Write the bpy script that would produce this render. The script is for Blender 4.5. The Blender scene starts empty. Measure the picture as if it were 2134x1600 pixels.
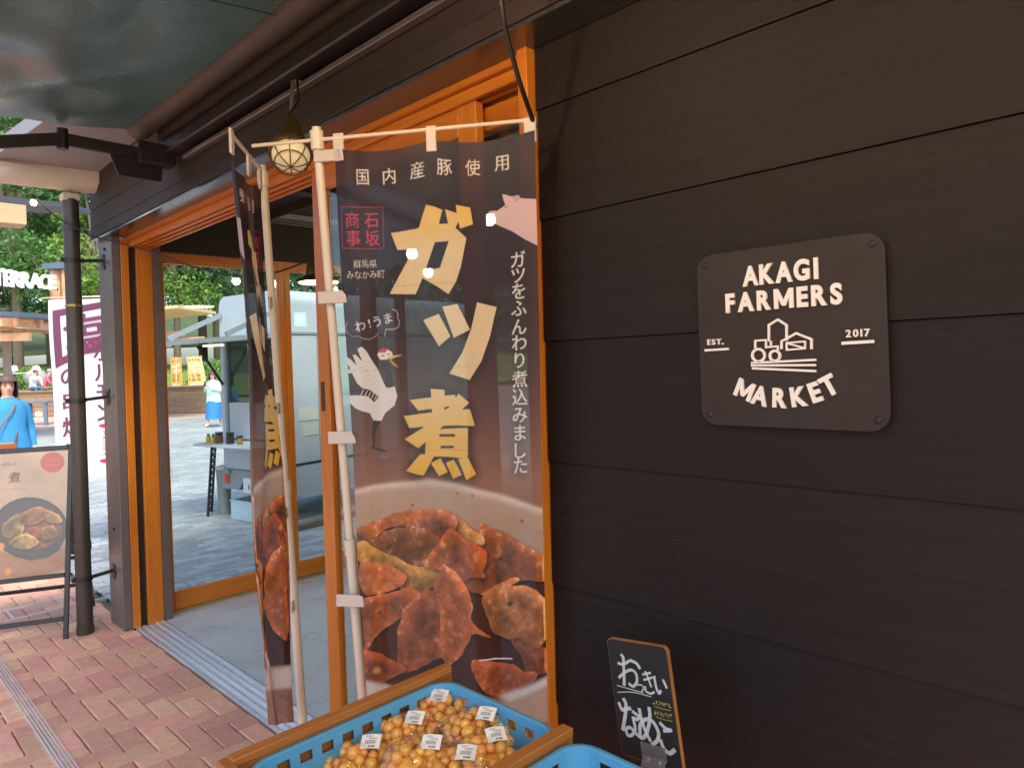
import bpy, bmesh, math, random
import numpy as np
from mathutils import Vector, Matrix, noise as mnoise
random.seed(7)
R = math.radians
SC = bpy.context.scene
COL = SC.collection

# ---------------------------------------------------------------- camera
CAM_H = 1.6; FPX = 1471.0; ROLL = R(2.0); PITCH = R(0.0); PY0 = 752.0
_R = Vector((.70710678, -.70710678, 0)); _F = Vector((.70710678, .70710678, 0)); _Z = Vector((0, 0, 1))
FW = _F*math.cos(PITCH) - _Z*math.sin(PITCH)
UP = _Z*math.cos(PITCH) + _F*math.sin(PITCH)
RC = _R*math.cos(ROLL) - UP*math.sin(ROLL)
UC = _R*math.sin(ROLL) + UP*math.cos(ROLL)
EYE = Vector((0, 0, CAM_H))
cd = bpy.data.cameras.new('camera'); cam = bpy.data.objects.new('camera', cd); COL.objects.link(cam)
cd.sensor_width = 36; cd.sensor_fit = 'HORIZONTAL'; cd.lens = 36*FPX/2134; cd.shift_y = -(800-PY0)/2134; cd.clip_start = .05; cd.clip_end = 2000
m = Matrix((RC, UC, -FW)).transposed().to_4x4(); m.translation = EYE
cam.matrix_world = m
SC.camera = cam

# ---------------------------------------------------------------- sky, sun, exposure
W = bpy.data.worlds.new('World'); SC.world = W; W.use_nodes = True
wn = W.node_tree; bgn = wn.nodes['Background']
sky = wn.nodes.new('ShaderNodeTexSky'); sky.sky_type = 'NISHITA'; sky.sun_disc = False
SUN_EL = R(52); SUN_AZ = R(200)
sky.sun_elevation = SUN_EL; sky.sun_rotation = SUN_AZ; sky.dust_density = 3.0; sky.air_density = 1.0
wn.links.new(sky.outputs[0], bgn.inputs[0]); bgn.inputs[1].default_value = .15
sl = bpy.data.lights.new('sun', 'SUN'); sl.energy = 1.5; sl.angle = R(14); sl.color = (1, .95, .88)
so = bpy.data.objects.new('sun', sl); COL.objects.link(so)
# direction towards the sun: Nishita rotation is measured clockwise from +Y
sd = Vector((math.sin(SUN_AZ)*math.cos(SUN_EL), math.cos(SUN_AZ)*math.cos(SUN_EL), math.sin(SUN_EL)))
so.rotation_euler = sd.to_track_quat('Z', 'Y').to_euler()
SC.view_settings.view_transform = 'Standard'; SC.view_settings.look = 'None'
SC.view_settings.gamma = 1; SC.view_settings.use_curve_mapping = False
SC.view_settings.exposure = 1.4
SC.cycles.max_bounces = 10; SC.cycles.transparent_max_bounces = 24
SC.cycles.diffuse_bounces = 5; SC.cycles.sample_clamp_indirect = 6
SC.cycles.use_denoising = True

# ---------------------------------------------------------------- photo pixel -> place helpers
def ray(px, py): return FW + RC*((px-1067)/FPX) - UC*((py-PY0)/FPX)
def onX(px, py, x): d = ray(px, py); return EYE + d*((x-EYE.x)/d.x)
def onY(px, py, y): d = ray(px, py); return EYE + d*((y-EYE.y)/d.y)
def onZ(px, py, z=0): d = ray(px, py); return EYE + d*((z-EYE.z)/d.z)
def atD(px, py, dep): return EYE + ray(px, py)*dep
def proj(p):
    v = Vector(p)-EYE; z = v.dot(FW) or 1e-6; return 1067+FPX*v.dot(RC)/z, PY0-FPX*v.dot(UC)/z

# ---------------------------------------------------------------- materials
MATS = {}
def lin(c):
    if isinstance(c, str):
        c = [int(c[i:i+2], 16)/255 for i in (0, 2, 4)]
    return tuple(((x+.055)/1.055)**2.4 if x > .04045 else x/12.92 for x in c[:3])
def mat(name, col, rough=.6, metal=0, spec=.5, var=.0, vscale=6, bump=0, bscale=60, stretch=(1, 1, 1), rand=0, island=False,
        emit=None, estr=0, coat=0, sub=0, coords='Object', dirt=0):
    if name in MATS: return MATS[name]
    m = bpy.data.materials.new(name); m.use_nodes = True; MATS[name] = m
    t = m.node_tree; b = t.nodes['Principled BSDF']; L = t.links.new
    col = tuple(col)
    b.inputs['Base Color'].default_value = (*col, 1)
    b.inputs['Roughness'].default_value = rough; b.inputs['Metallic'].default_value = metal
    b.inputs['Specular IOR Level'].default_value = spec
    if coat: b.inputs['Coat Weight'].default_value = coat; b.inputs['Coat Roughness'].default_value = .1
    if emit: b.inputs['Emission Color'].default_value = (*emit, 1); b.inputs['Emission Strength'].default_value = estr
    if var or bump or rand or dirt:
        tc = t.nodes.new('ShaderNodeTexCoord'); mp = t.nodes.new('ShaderNodeMapping'); mp.inputs['Scale'].default_value = stretch
        L(tc.outputs[coords], mp.inputs[0])
        cur = None
        if var:
            n = t.nodes.new('ShaderNodeTexNoise'); n.inputs['Scale'].default_value = vscale; n.inputs['Detail'].default_value = 7; n.inputs['Roughness'].default_value = .62
            L(mp.outputs[0], n.inputs[0])
            r = t.nodes.new('ShaderNodeMapRange'); r.inputs[1].default_value = .28; r.inputs[2].default_value = .72
            r.inputs[3].default_value = 1-var; r.inputs[4].default_value = 1+var
            L(n.outputs[0], r.inputs[0]); cur = r.outputs[0]
            rr = t.nodes.new('ShaderNodeMapRange'); rr.inputs[1].default_value = .3; rr.inputs[2].default_value = .7
            rr.inputs[3].default_value = max(.02, rough-.08); rr.inputs[4].default_value = min(1, rough+.1)
            L(n.outputs[0], rr.inputs[0]); L(rr.outputs[0], b.inputs['Roughness'])
        if rand:
            if island: g = t.nodes.new('ShaderNodeNewGeometry'); o_ = g.outputs['Random Per Island']
            else: g = t.nodes.new('ShaderNodeObjectInfo'); o_ = g.outputs['Random']
            r2 = t.nodes.new('ShaderNodeMapRange'); r2.inputs[3].default_value = 1-rand; r2.inputs[4].default_value = 1+rand
            L(o_, r2.inputs[0])
            if cur is None: cur = r2.outputs[0]
            else:
                mm = t.nodes.new('ShaderNodeMath'); mm.operation = 'MULTIPLY'; L(cur, mm.inputs[0]); L(r2.outputs[0], mm.inputs[1]); cur = mm.outputs[0]
        base = None
        if cur is not None:
            mx = t.nodes.new('ShaderNodeVectorMath'); mx.operation = 'SCALE'; mx.inputs[0].default_value = col
            L(cur, mx.inputs['Scale']); base = mx.outputs[0]
            if rand:
                hs = t.nodes.new('ShaderNodeHueSaturation'); L(base, hs.inputs['Color'])
                r3 = t.nodes.new('ShaderNodeMapRange'); r3.inputs[3].default_value = .5-.035*min(1, rand*4); r3.inputs[4].default_value = .5+.02*min(1, rand*4)
                w = t.nodes.new('ShaderNodeTexWhiteNoise'); w.noise_dimensions = '1D'; L(o_, w.inputs['W']); L(w.outputs[0], r3.inputs[0]); L(r3.outputs[0], hs.inputs['Hue'])
                base = hs.outputs[0]
        if dirt:
            n2 = t.nodes.new('ShaderNodeTexNoise'); n2.inputs['Scale'].default_value = 2.3; n2.inputs['Detail'].default_value = 9; n2.inputs['Roughness'].default_value = .7
            L(tc.outputs[coords], n2.inputs[0])
            r4 = t.nodes.new('ShaderNodeMapRange'); r4.inputs[1].default_value = .5; r4.inputs[2].default_value = .75; r4.inputs[4].default_value = dirt
            L(n2.outputs[0], r4.inputs[0])
            mc = t.nodes.new('ShaderNodeMix'); mc.data_type = 'RGBA'; L(r4.outputs[0], mc.inputs[0])
            if base: L(base, mc.inputs[6])
            else: mc.inputs[6].default_value = (*col, 1)
            mc.inputs[7].default_value = (.12, .11, .1, 1); base = mc.outputs[2]
        if base: L(base, b.inputs['Base Color'])
        if bump:
            n = t.nodes.new('ShaderNodeTexNoise'); n.inputs['Scale'].default_value = bscale; n.inputs['Detail'].default_value = 6
            L(mp.outputs[0], n.inputs[0]); bp = t.nodes.new('ShaderNodeBump'); bp.inputs['Strength'].default_value = bump; bp.inputs['Distance'].default_value = .01
            L(n.outputs[0], bp.inputs['Height']); L(bp.outputs[0], b.inputs['Normal'])
    return m
def wood(name, c1, c2, axis='Z', rough=.45, scale=14, bump=.15, rand=.08, spec=.5):
    """grain runs along axis"""
    if name in MATS: return MATS[name]
    m = bpy.data.materials.new(name); m.use_nodes = True; MATS[name] = m
    t = m.node_tree; b = t.nodes['Principled BSDF']; L = t.links.new
    tc = t.nodes.new('ShaderNodeTexCoord'); mp = t.nodes.new('ShaderNodeMapping')
    s = [1, 1, 1]; s['XYZ'.index(axis)] = .045; mp.inputs['Scale'].default_value = s; L(tc.outputs['Object'], mp.inputs[0])
    oi = t.nodes.new('ShaderNodeObjectInfo'); ad = t.nodes.new('ShaderNodeVectorMath'); ad.operation = 'ADD'; L(mp.outputs[0], ad.inputs[0])
    sc_ = t.nodes.new('ShaderNodeMath'); sc_.operation = 'MULTIPLY'; sc_.inputs[1].default_value = 13; L(oi.outputs['Random'], sc_.inputs[0]); L(sc_.outputs[0], ad.inputs[1])
    n = t.nodes.new('ShaderNodeTexNoise'); n.inputs['Scale'].default_value = scale; n.inputs['Detail'].default_value = 8; n.inputs['Roughness'].default_value = .6; n.inputs['Distortion'].default_value = .4
    L(ad.outputs[0], n.inputs[0])
    n2 = t.nodes.new('ShaderNodeTexNoise'); n2.inputs['Scale'].default_value = scale*9; n2.inputs['Detail'].default_value = 4; L(ad.outputs[0], n2.inputs[0])
    mx = t.nodes.new('ShaderNodeMix'); mx.data_type = 'FLOAT'; mx.inputs[0].default_value = .4; L(n.outputs[0], mx.inputs[2]); L(n2.outputs[0], mx.inputs[3])
    cr = t.nodes.new('ShaderNodeValToRGB'); cr.color_ramp.elements[0].position = .32; cr.color_ramp.elements[1].position = .66
    cr.color_ramp.elements[0].color = (*c1, 1); cr.color_ramp.elements[1].color = (*c2, 1); L(mx.outputs[0], cr.inputs[0])
    hs = t.nodes.new('ShaderNodeHueSaturation'); L(cr.outputs[0], hs.inputs['Color'])
    r2 = t.nodes.new('ShaderNodeMapRange'); r2.inputs[3].default_value = 1-rand; r2.inputs[4].default_value = 1+rand; L(oi.outputs['Random'], r2.inputs[0]); L(r2.outputs[0], hs.inputs['Value'])
    L(hs.outputs[0], b.inputs['Base Color']); b.inputs['Roughness'].default_value = rough; b.inputs['Specular IOR Level'].default_value = spec
    bp = t.nodes.new('ShaderNodeBump'); bp.inputs['Strength'].default_value = bump; bp.inputs['Distance'].default_value = .006; L(mx.outputs[0], bp.inputs['Height']); L(bp.outputs[0], b.inputs['Normal'])
    return m
def glass(name, tint=(.94, .98, .97), f0=.0, gain=1.0, bump=0):
    if name in MATS: return MATS[name]
    m = bpy.data.materials.new(name); m.use_nodes = True; MATS[name] = m
    t = m.node_tree; L = t.links.new
    for n in list(t.nodes):
        if n.type == 'BSDF_PRINCIPLED': t.nodes.remove(n)
    out = [n for n in t.nodes if n.type == 'OUTPUT_MATERIAL'][0]
    tr = t.nodes.new('ShaderNodeBsdfTransparent'); tr.inputs[0].default_value = (*tint, 1)
    gl = t.nodes.new('ShaderNodeBsdfGlossy'); gl.inputs['Roughness'].default_value = .02
    lw = t.nodes.new('ShaderNodeLayerWeight'); lw.inputs[0].default_value = .5        # Schlick reflectance of a thin sheet
    pw = t.nodes.new('ShaderNodeMath'); pw.operation = 'POWER'; pw.inputs[1].default_value = 5; L(lw.outputs['Facing'], pw.inputs[0])
    ma = t.nodes.new('ShaderNodeMath'); ma.operation = 'MULTIPLY_ADD'; ma.inputs[1].default_value = .9*gain; ma.inputs[2].default_value = .04*gain+f0; ma.use_clamp = True
    L(pw.outputs[0], ma.inputs[0])
    if bump:
        nz = t.nodes.new('ShaderNodeTexNoise'); nz.inputs['Scale'].default_value = bump; tc = t.nodes.new('ShaderNodeTexCoord'); L(tc.outputs['Object'], nz.inputs[0])
        bp = t.nodes.new('ShaderNodeBump'); bp.inputs['Strength'].default_value = .8; bp.inputs['Distance'].default_value = .006; L(nz.outputs[0], bp.inputs['Height']); L(bp.outputs[0], gl.inputs['Normal'])
    mx = t.nodes.new('ShaderNodeMixShader'); L(ma.outputs[0], mx.inputs[0]); L(tr.outputs[0], mx.inputs[1]); L(gl.outputs[0], mx.inputs[2]); L(mx.outputs[0], out.inputs[0])
    return m
def emitter(name, col, s):
    if name in MATS: return MATS[name]
    m = mat(name, (.8, .8, .8), emit=col, estr=s); return m
def print_mat(name, arr, rough=.6, trans=0, clear=0, coat=0, bump=0):
    """flat print painted by code into a generated picture (arr: h,w,3 sRGB 0..1, row 0 = top)"""
    m = bpy.data.materials.new(name); m.use_nodes = True; MATS[name] = m
    h, w = arr.shape[:2]
    im = bpy.data.images.new(name+'_print', w, h, alpha=False)
    px = np.ones((h, w, 4), np.float32); px[..., :3] = np.clip(arr[::-1], 0, 1)
    im.pixels.foreach_set(px.ravel()); im.update(); im.pack()
    t = m.node_tree; b = t.nodes['Principled BSDF']; L = t.links.new
    tx = t.nodes.new('ShaderNodeTexImage'); tx.image = im; tx.extension = 'EXTEND'
    uv = t.nodes.new('ShaderNodeUVMap'); L(uv.outputs[0], tx.inputs[0])
    L(tx.outputs[0], b.inputs['Base Color']); b.inputs['Roughness'].default_value = rough
    if coat: b.inputs['Coat Weight'].default_value = coat; b.inputs['Coat Roughness'].default_value = .06
    if bump:
        n = t.nodes.new('ShaderNodeTexNoise'); n.inputs['Scale'].default_value = 9; tc = t.nodes.new('ShaderNodeTexCoord'); L(tc.outputs['Object'], n.inputs[0])
        bp = t.nodes.new('ShaderNodeBump'); bp.inputs['Strength'].default_value = bump; bp.inputs['Distance'].default_value = .02; L(n.outputs[0], bp.inputs['Height']); L(bp.outputs[0], b.inputs['Coat Normal'])
    if trans or clear:
        out = [n for n in t.nodes if n.type == 'OUTPUT_MATERIAL'][0]
        tl = t.nodes.new('ShaderNodeBsdfTranslucent'); L(tx.outputs[0], tl.inputs[0])
        m1 = t.nodes.new('ShaderNodeMixShader'); m1.inputs[0].default_value = trans; L(b.outputs[0], m1.inputs[1]); L(tl.outputs[0], m1.inputs[2])
        tp = t.nodes.new('ShaderNodeBsdfTransparent'); m2 = t.nodes.new('ShaderNodeMixShader'); m2.inputs[0].default_value = clear
        L(m1.outputs[0], m2.inputs[1]); L(tp.outputs[0], m2.inputs[2]); L(m2.outputs[0], out.inputs[0])
    return m

# ---------------------------------------------------------------- objects
def link(o): COL.objects.link(o); return o
def tag(o, label=None, cat=None, group=None, kind=None):
    if label: o['label'] = label
    if cat: o['category'] = cat
    if group: o['group'] = group
    if kind: o['kind'] = kind
    return o
def thing(name, label, cat, loc=(0, 0, 0), rz=0, group=None, kind=None):
    o = bpy.data.objects.new(name, None); link(o); o.empty_display_size = .1
    o.location = loc; o.rotation_euler = (0, 0, rz); return tag(o, label, cat, group, kind)
def basis(o): return Matrix.LocRotScale(o.location, o.rotation_euler, o.scale)
class MB:
    """collects shapes, build() links them as ONE mesh object"""
    def __init__(s): s.v = []; s.f = []; s.uv = None; s.mi = []; s.cm = 0
    def _add(s, vs, fs):
        n = len(s.v); s.v += [tuple(v) for v in vs]; s.f += [tuple(i+n for i in f) for f in fs]; s.mi += [s.cm]*len(fs); return s
    def slot(s, i): s.cm = i; return s
    def quad(s, a, b, c, d): return s._add((a, b, c, d), ((0, 1, 2, 3),))
    def box(s, a, b):
        x0, y0, z0 = (min(a[i], b[i]) for i in range(3)); x1, y1, z1 = (max(a[i], b[i]) for i in range(3))
        return s._add([(x0, y0, z0), (x1, y0, z0), (x1, y1, z0), (x0, y1, z0), (x0, y0, z1), (x1, y0, z1), (x1, y1, z1), (x0, y1, z1)],
                      [(0, 3, 2, 1), (4, 5, 6, 7), (0, 1, 5, 4), (1, 2, 6, 5), (2, 3, 7, 6), (3, 0, 4, 7)])
    def bbox(s, a, b, r=.004):
        """box with chamfered edges"""
        lo = Vector([min(a[i], b[i]) for i in range(3)]); hi = Vector([max(a[i], b[i]) for i in range(3)])
        r = min(r, .45*min(hi-lo)); vs = []; idx = {}
        for sx in (0, 1):
            for sy in (0, 1):
                for sz in (0, 1):
                    for ax in range(3):
                        p = [(hi if q else lo)[i]+(0 if i == ax else (-r if q else r)) for i, q in enumerate((sx, sy, sz))]
                        idx[sx, sy, sz, ax] = len(vs); vs.append(p)
        fs = []
        c = Vector((lo+hi)/2)
        def face(ids):
            pts = [Vector(vs[i]) for i in ids]; n = (pts[1]-pts[0]).cross(pts[2]-pts[0]); ctr = sum(pts, Vector())/len(pts)
            fs.append(tuple(ids) if n.dot(ctr-c) > 0 else tuple(reversed(ids)))
        for ax in range(3):
            o1, o2 = [i for i in range(3) if i != ax]
            for q in (0, 1):
                ids = []
                for p1, p2 in ((0, 0), (1, 0), (1, 1), (0, 1)):
                    k = [0, 0, 0]; k[ax] = q; k[o1] = p1; k[o2] = p2; ids.append(idx[(*k, ax)])
                face(ids)
            for p1 in (0, 1):
                for p2 in (0, 1):
                    k0 = [0]*3; k1 = [0]*3; k0[o1] = k1[o1] = p1; k0[o2] = k1[o2] = p2; k1[ax] = 1
                    face([idx[(*k0, o1)], idx[(*k0, o2)], idx[(*k1, o2)], idx[(*k1, o1)]])
        for sx in (0, 1):
            for sy in (0, 1):
                for sz in (0, 1): face([idx[sx, sy, sz, 0], idx[sx, sy, sz, 1], idx[sx, sy, sz, 2]])
        return s._add(vs, fs)
    def obox(s, c, ax, ay, az, h, r=0):
        """box at centre c, axes ax ay az, half sizes h"""
        t = MB(); (t.bbox if r else t.box)((-h[0], -h[1], -h[2]), (h[0], h[1], h[2]), *((r,) if r else ()))
        c = Vector(c); ax, ay, az = Vector(ax), Vector(ay), Vector(az)
        return s._add([c+ax*v[0]+ay*v[1]+az*v[2] for v in t.v], t.f)
    def bar(s, p, q, w, h=None, up=(0, 0, 1), r=0):
        p, q = Vector(p), Vector(q); d = (q-p); L = d.length; d.normalize(); up = Vector(up)
        if abs(d.dot(up)) > .98: up = Vector((1, 0, 0))
        x = d.cross(up).normalized(); y = x.cross(d).normalized()
        return s.obox((p+q)/2, d, x, y, (L/2, w/2, (h or w)/2), r)
    def tube(s, pts, r, n=8, caps=True):
        pts = [Vector(p) for p in pts]; rs = r if isinstance(r, (list, tuple)) else [r]*len(pts)
        vs = []; fs = []; ref = None
        for i, p in enumerate(pts):
            d = (pts[min(i+1, len(pts)-1)]-pts[max(i-1, 0)]).normalized()
            if ref is None: ref = d.orthogonal().normalized()
            ref = (ref-d*ref.dot(d)); ref = ref.normalized() if ref.length > 1e-5 else d.orthogonal().normalized()
            b = d.cross(ref)
            for k in range(n):
                a = 2*math.pi*k/n; vs.append(p+(ref*math.cos(a)+b*math.sin(a))*rs[i])
        for i in range(len(pts)-1):
            for k in range(n): fs.append((i*n+k, i*n+(k+1) % n, (i+1)*n+(k+1) % n, (i+1)*n+k))
        if caps: fs.append(tuple(reversed(range(n)))); fs.append(tuple(range((len(pts)-1)*n, len(pts)*n)))
        return s._add(vs, fs)
    def lathe(s, prof, c=(0, 0, 0), ax=(0, 0, 1), n=20):
        c = Vector(c); q = Vector(ax).normalized().to_track_quat('Z', 'Y'); vs = []; fs = []
        for rr, z in prof:
            for k in range(n):
                a = 2*math.pi*k/n; vs.append(c+q @ Vector((rr*math.cos(a), rr*math.sin(a), z)))
        for i in range(len(prof)-1):
            for k in range(n): fs.append((i*n+k, i*n+(k+1) % n, (i+1)*n+(k+1) % n, (i+1)*n+k))
        if prof[0][0] > 1e-4: fs.append(tuple(reversed(range(n))))
        if prof[-1][0] > 1e-4: fs.append(tuple(range((len(prof)-1)*n, len(prof)*n)))
        return s._add(vs, fs)
    def ball(s, c, r, n=10, m=7):
        r = r if isinstance(r, (list, tuple)) else (r, r, r); c = Vector(c)
        vs = []; fs = []
        for j in range(m+1):
            th = math.pi*j/m
            for k in range(n):
                a = 2*math.pi*k/n; vs.append(c+Vector((r[0]*math.sin(th)*math.cos(a), r[1]*math.sin(th)*math.sin(a), r[2]*math.cos(th))))
        for j in range(m):
            for k in range(n): fs.append((j*n+k, (j+1)*n+k, (j+1)*n+(k+1) % n, j*n+(k+1) % n))
        return s._add(vs, fs)
    def prism(s, poly, d):
        """poly: list of 3d points, extruded by vector d"""
        n = len(poly); d = Vector(d); vs = [Vector(p) for p in poly]+[Vector(p)+d for p in poly]
        fs = [tuple(reversed(range(n))), tuple(range(n, 2*n))]+[(i, (i+1) % n, n+(i+1) % n, n+i) for i in range(n)]
        return s._add(vs, fs)
    def holed(s, us, vs_, solid, fn, t):
        """panel in (u,v) with thickness t; solid(i,j) says which cells exist; fn(u,v,w)->3d"""
        nu, nv = len(us)-1, len(vs_)-1
        ok = lambda i, j: 0 <= i < nu and 0 <= j < nv and solid(i, j)
        for i in range(nu):
            for j in range(nv):
                if not ok(i, j): continue
                a, b, c, d = us[i], us[i+1], vs_[j], vs_[j+1]
                s.quad(fn(a, c, 0), fn(b, c, 0), fn(b, d, 0), fn(a, d, 0))
                s.quad(fn(a, d, t), fn(b, d, t), fn(b, c, t), fn(a, c, t))
                if not ok(i-1, j): s.quad(fn(a, c, 0), fn(a, d, 0), fn(a, d, t), fn(a, c, t))
                if not ok(i+1, j): s.quad(fn(b, c, t), fn(b, d, t), fn(b, d, 0), fn(b, c, 0))
                if not ok(i, j-1): s.quad(fn(a, c, t), fn(b, c, t), fn(b, c, 0), fn(a, c, 0))
                if not ok(i, j+1): s.quad(fn(a, d, 0), fn(b, d, 0), fn(b, d, t), fn(a, d, t))
        return s
    def mesh(s, name, mats, smooth=False):
        me = bpy.data.meshes.new(name); me.from_pydata(s.v, [], s.f)
        for m in (mats if isinstance(mats, (list, tuple)) else [mats]): me.materials.append(m)
        if any(s.mi): me.polygons.foreach_set('material_index', s.mi)
        if smooth: me.polygons.foreach_set('use_smooth', [True]*len(me.polygons))
        if s.uv:
            ul = me.uv_layers.new(name='UVMap')
            ul.data.foreach_set('uv', [c for l in me.loops for c in s.uv[l.vertex_index]])
        me.update(); return me
    def build(s, name, mats, parent=None, smooth=False, local=False, auto=None, **tags):
        me = s.mesh(name, mats, smooth or auto is not None)
        if auto is not None: me.set_sharp_from_angle(angle=R(auto))
        o = bpy.data.objects.new(name, me); link(o)
        if parent is not None: put(o, parent, local)
        return tag(o, **tags)
def put(o, parent, local=False):
    o.parent = parent
    if not local:                      # mesh is written in world coordinates; parts of parts follow their part
        root = parent
        while root.parent is not None: root = root.parent
        o.matrix_parent_inverse = basis(root).inverted() if parent is root and parent.data is None else Matrix()
    return o
def copy_tree(o, parent=None):
    c = o.copy(); link(c)
    if parent is not None: c.parent = parent
    for ch in list(o.children): copy_tree(ch, c)
    return c
def grid(fn, nu, nv, uvfn=None):
    m = MB(); m.uv = []
    for j in range(nv+1):
        for i in range(nu+1):
            u, v = i/nu, j/nv; m.v.append(tuple(fn(u, v))); m.uv.append((uvfn or (lambda a, b: (a, 1-b)))(u, v))
    for j in range(nv):
        for i in range(nu): a = j*(nu+1)+i; m.f.append((a, a+nu+1, a+nu+2, a+1)); m.mi.append(0)
    return m
def glyphs(text, bold=0.0, cache={}):
    """list of triangles (2d) of the text, centred, height of one em = 1"""
    k = (text, bold)
    if k in cache: return cache[k]
    if text == 'M' and bold:                                  # drawn heavy M
        from mathutils.geometry import tessellate_polygon
        P = [(0, 0), (.19, 0), (.19, .40), (.36, .10), (.52, .10), (.69, .40), (.69, 0), (.88, 0), (.88, .75), (.69, .75), (.44, .32), (.19, .75), (0, .75)]
        T = tessellate_polygon([[Vector((x, y, 0)) for x, y in P]]); V = np.array(P)-np.array((.44, .375))
        cache[k] = (V, np.array(T), np.array((.88, .75))); return cache[k]
    c = bpy.data.curves.new('t', 'FONT'); c.body = text; c.offset = bold; c.resolution_u = 6; c.fill_mode = 'FRONT'
    o = bpy.data.objects.new('t', c); link(o); dg = bpy.context.evaluated_depsgraph_get(); ev = o.evaluated_get(dg); me = ev.to_mesh(); me.calc_loop_triangles()
    V = np.array([v.co[:2] for v in me.vertices]); T = np.array([t.vertices[:] for t in me.loop_triangles])
    edges = {}
    ev.to_mesh_clear(); bpy.data.objects.remove(o); bpy.data.curves.remove(c)
    lo, hi = V.min(0), V.max(0); V = V-(lo+hi)/2
    cache[k] = (V, T, hi-lo); return cache[k]
def letter_mesh(text, size, depth, bold, place):
    """solid letters; place(x,y,z)->3d"""
    V, T, ext = glyphs(text, bold); s = size/ext[1]; m = MB(); n = len(V)
    P = V*s
    # weld doubles
    key = {}; rem = []
    for p in P:
        kk = (round(p[0], 5), round(p[1], 5)); rem.append(key.setdefault(kk, len(key)))
    Q = list(key.keys()); tris = [[rem[i] for i in t] for t in T]; tris = [t for t in tris if len(set(t)) == 3]
    tris = [t if (Q[t[1]][0]-Q[t[0]][0])*(Q[t[2]][1]-Q[t[0]][1])-(Q[t[1]][1]-Q[t[0]][1])*(Q[t[2]][0]-Q[t[0]][0]) > 0 else t[::-1] for t in tris]
    N = len(Q); m.v = [tuple(place(x, y, 0)) for x, y in Q]+[tuple(place(x, y, depth)) for x, y in Q]
    ed = {}
    for t in tris:
        m.f.append((t[0]+N, t[1]+N, t[2]+N))
        for a, b in ((0, 1), (1, 2), (2, 0)): ed[t[a], t[b]] = 1
    for a, b in list(ed):
        if (b, a) not in ed: m.f.append((a, b, b+N, a+N))
    m.mi = [0]*len(m.f); return m
# ---------------------------------------------------------------- flat prints, painted by code
def vnoise(h, w, cell, seed, octs=4):
    rs = np.random.RandomState(seed); out = np.zeros((h, w)); amp = 1; tot = 0
    for o in range(octs):
        c = max(1.5, cell/2**o); gh, gw = int(h/c)+3, int(w/c)+3; g = rs.rand(gh, gw)
        y = np.arange(h)/c; x = np.arange(w)/c; yi = y.astype(int); xi = x.astype(int); fy = y-yi; fx = x-xi
        fy = fy*fy*(3-2*fy); fx = fx*fx*(3-2*fx)
        a = g[yi][:, xi]*(1-fx)+g[yi][:, xi+1]*fx; b = g[yi+1][:, xi]*(1-fx)+g[yi+1][:, xi+1]*fx
        out += amp*(a*(1-fy)[:, None]+b*fy[:, None]); tot += amp; amp *= .55
    return out/tot
def blur(a, r):
    r = int(r)
    if r < 1: return a
    for _ in range(2):
        for ax in (0, 1):
            p = np.pad(a, [(r+1, r) if i == ax else (0, 0) for i in range(2)], mode='edge'); c = np.cumsum(p, axis=ax)
            n = a.shape[ax]; a = (np.take(c, range(2*r+1, 2*r+1+n), axis=ax)-np.take(c, range(0, n), axis=ax))/(2*r+1)
    return a
def rgb(*c): return np.array(c if len(c) == 3 else c[0], float)/255
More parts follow.
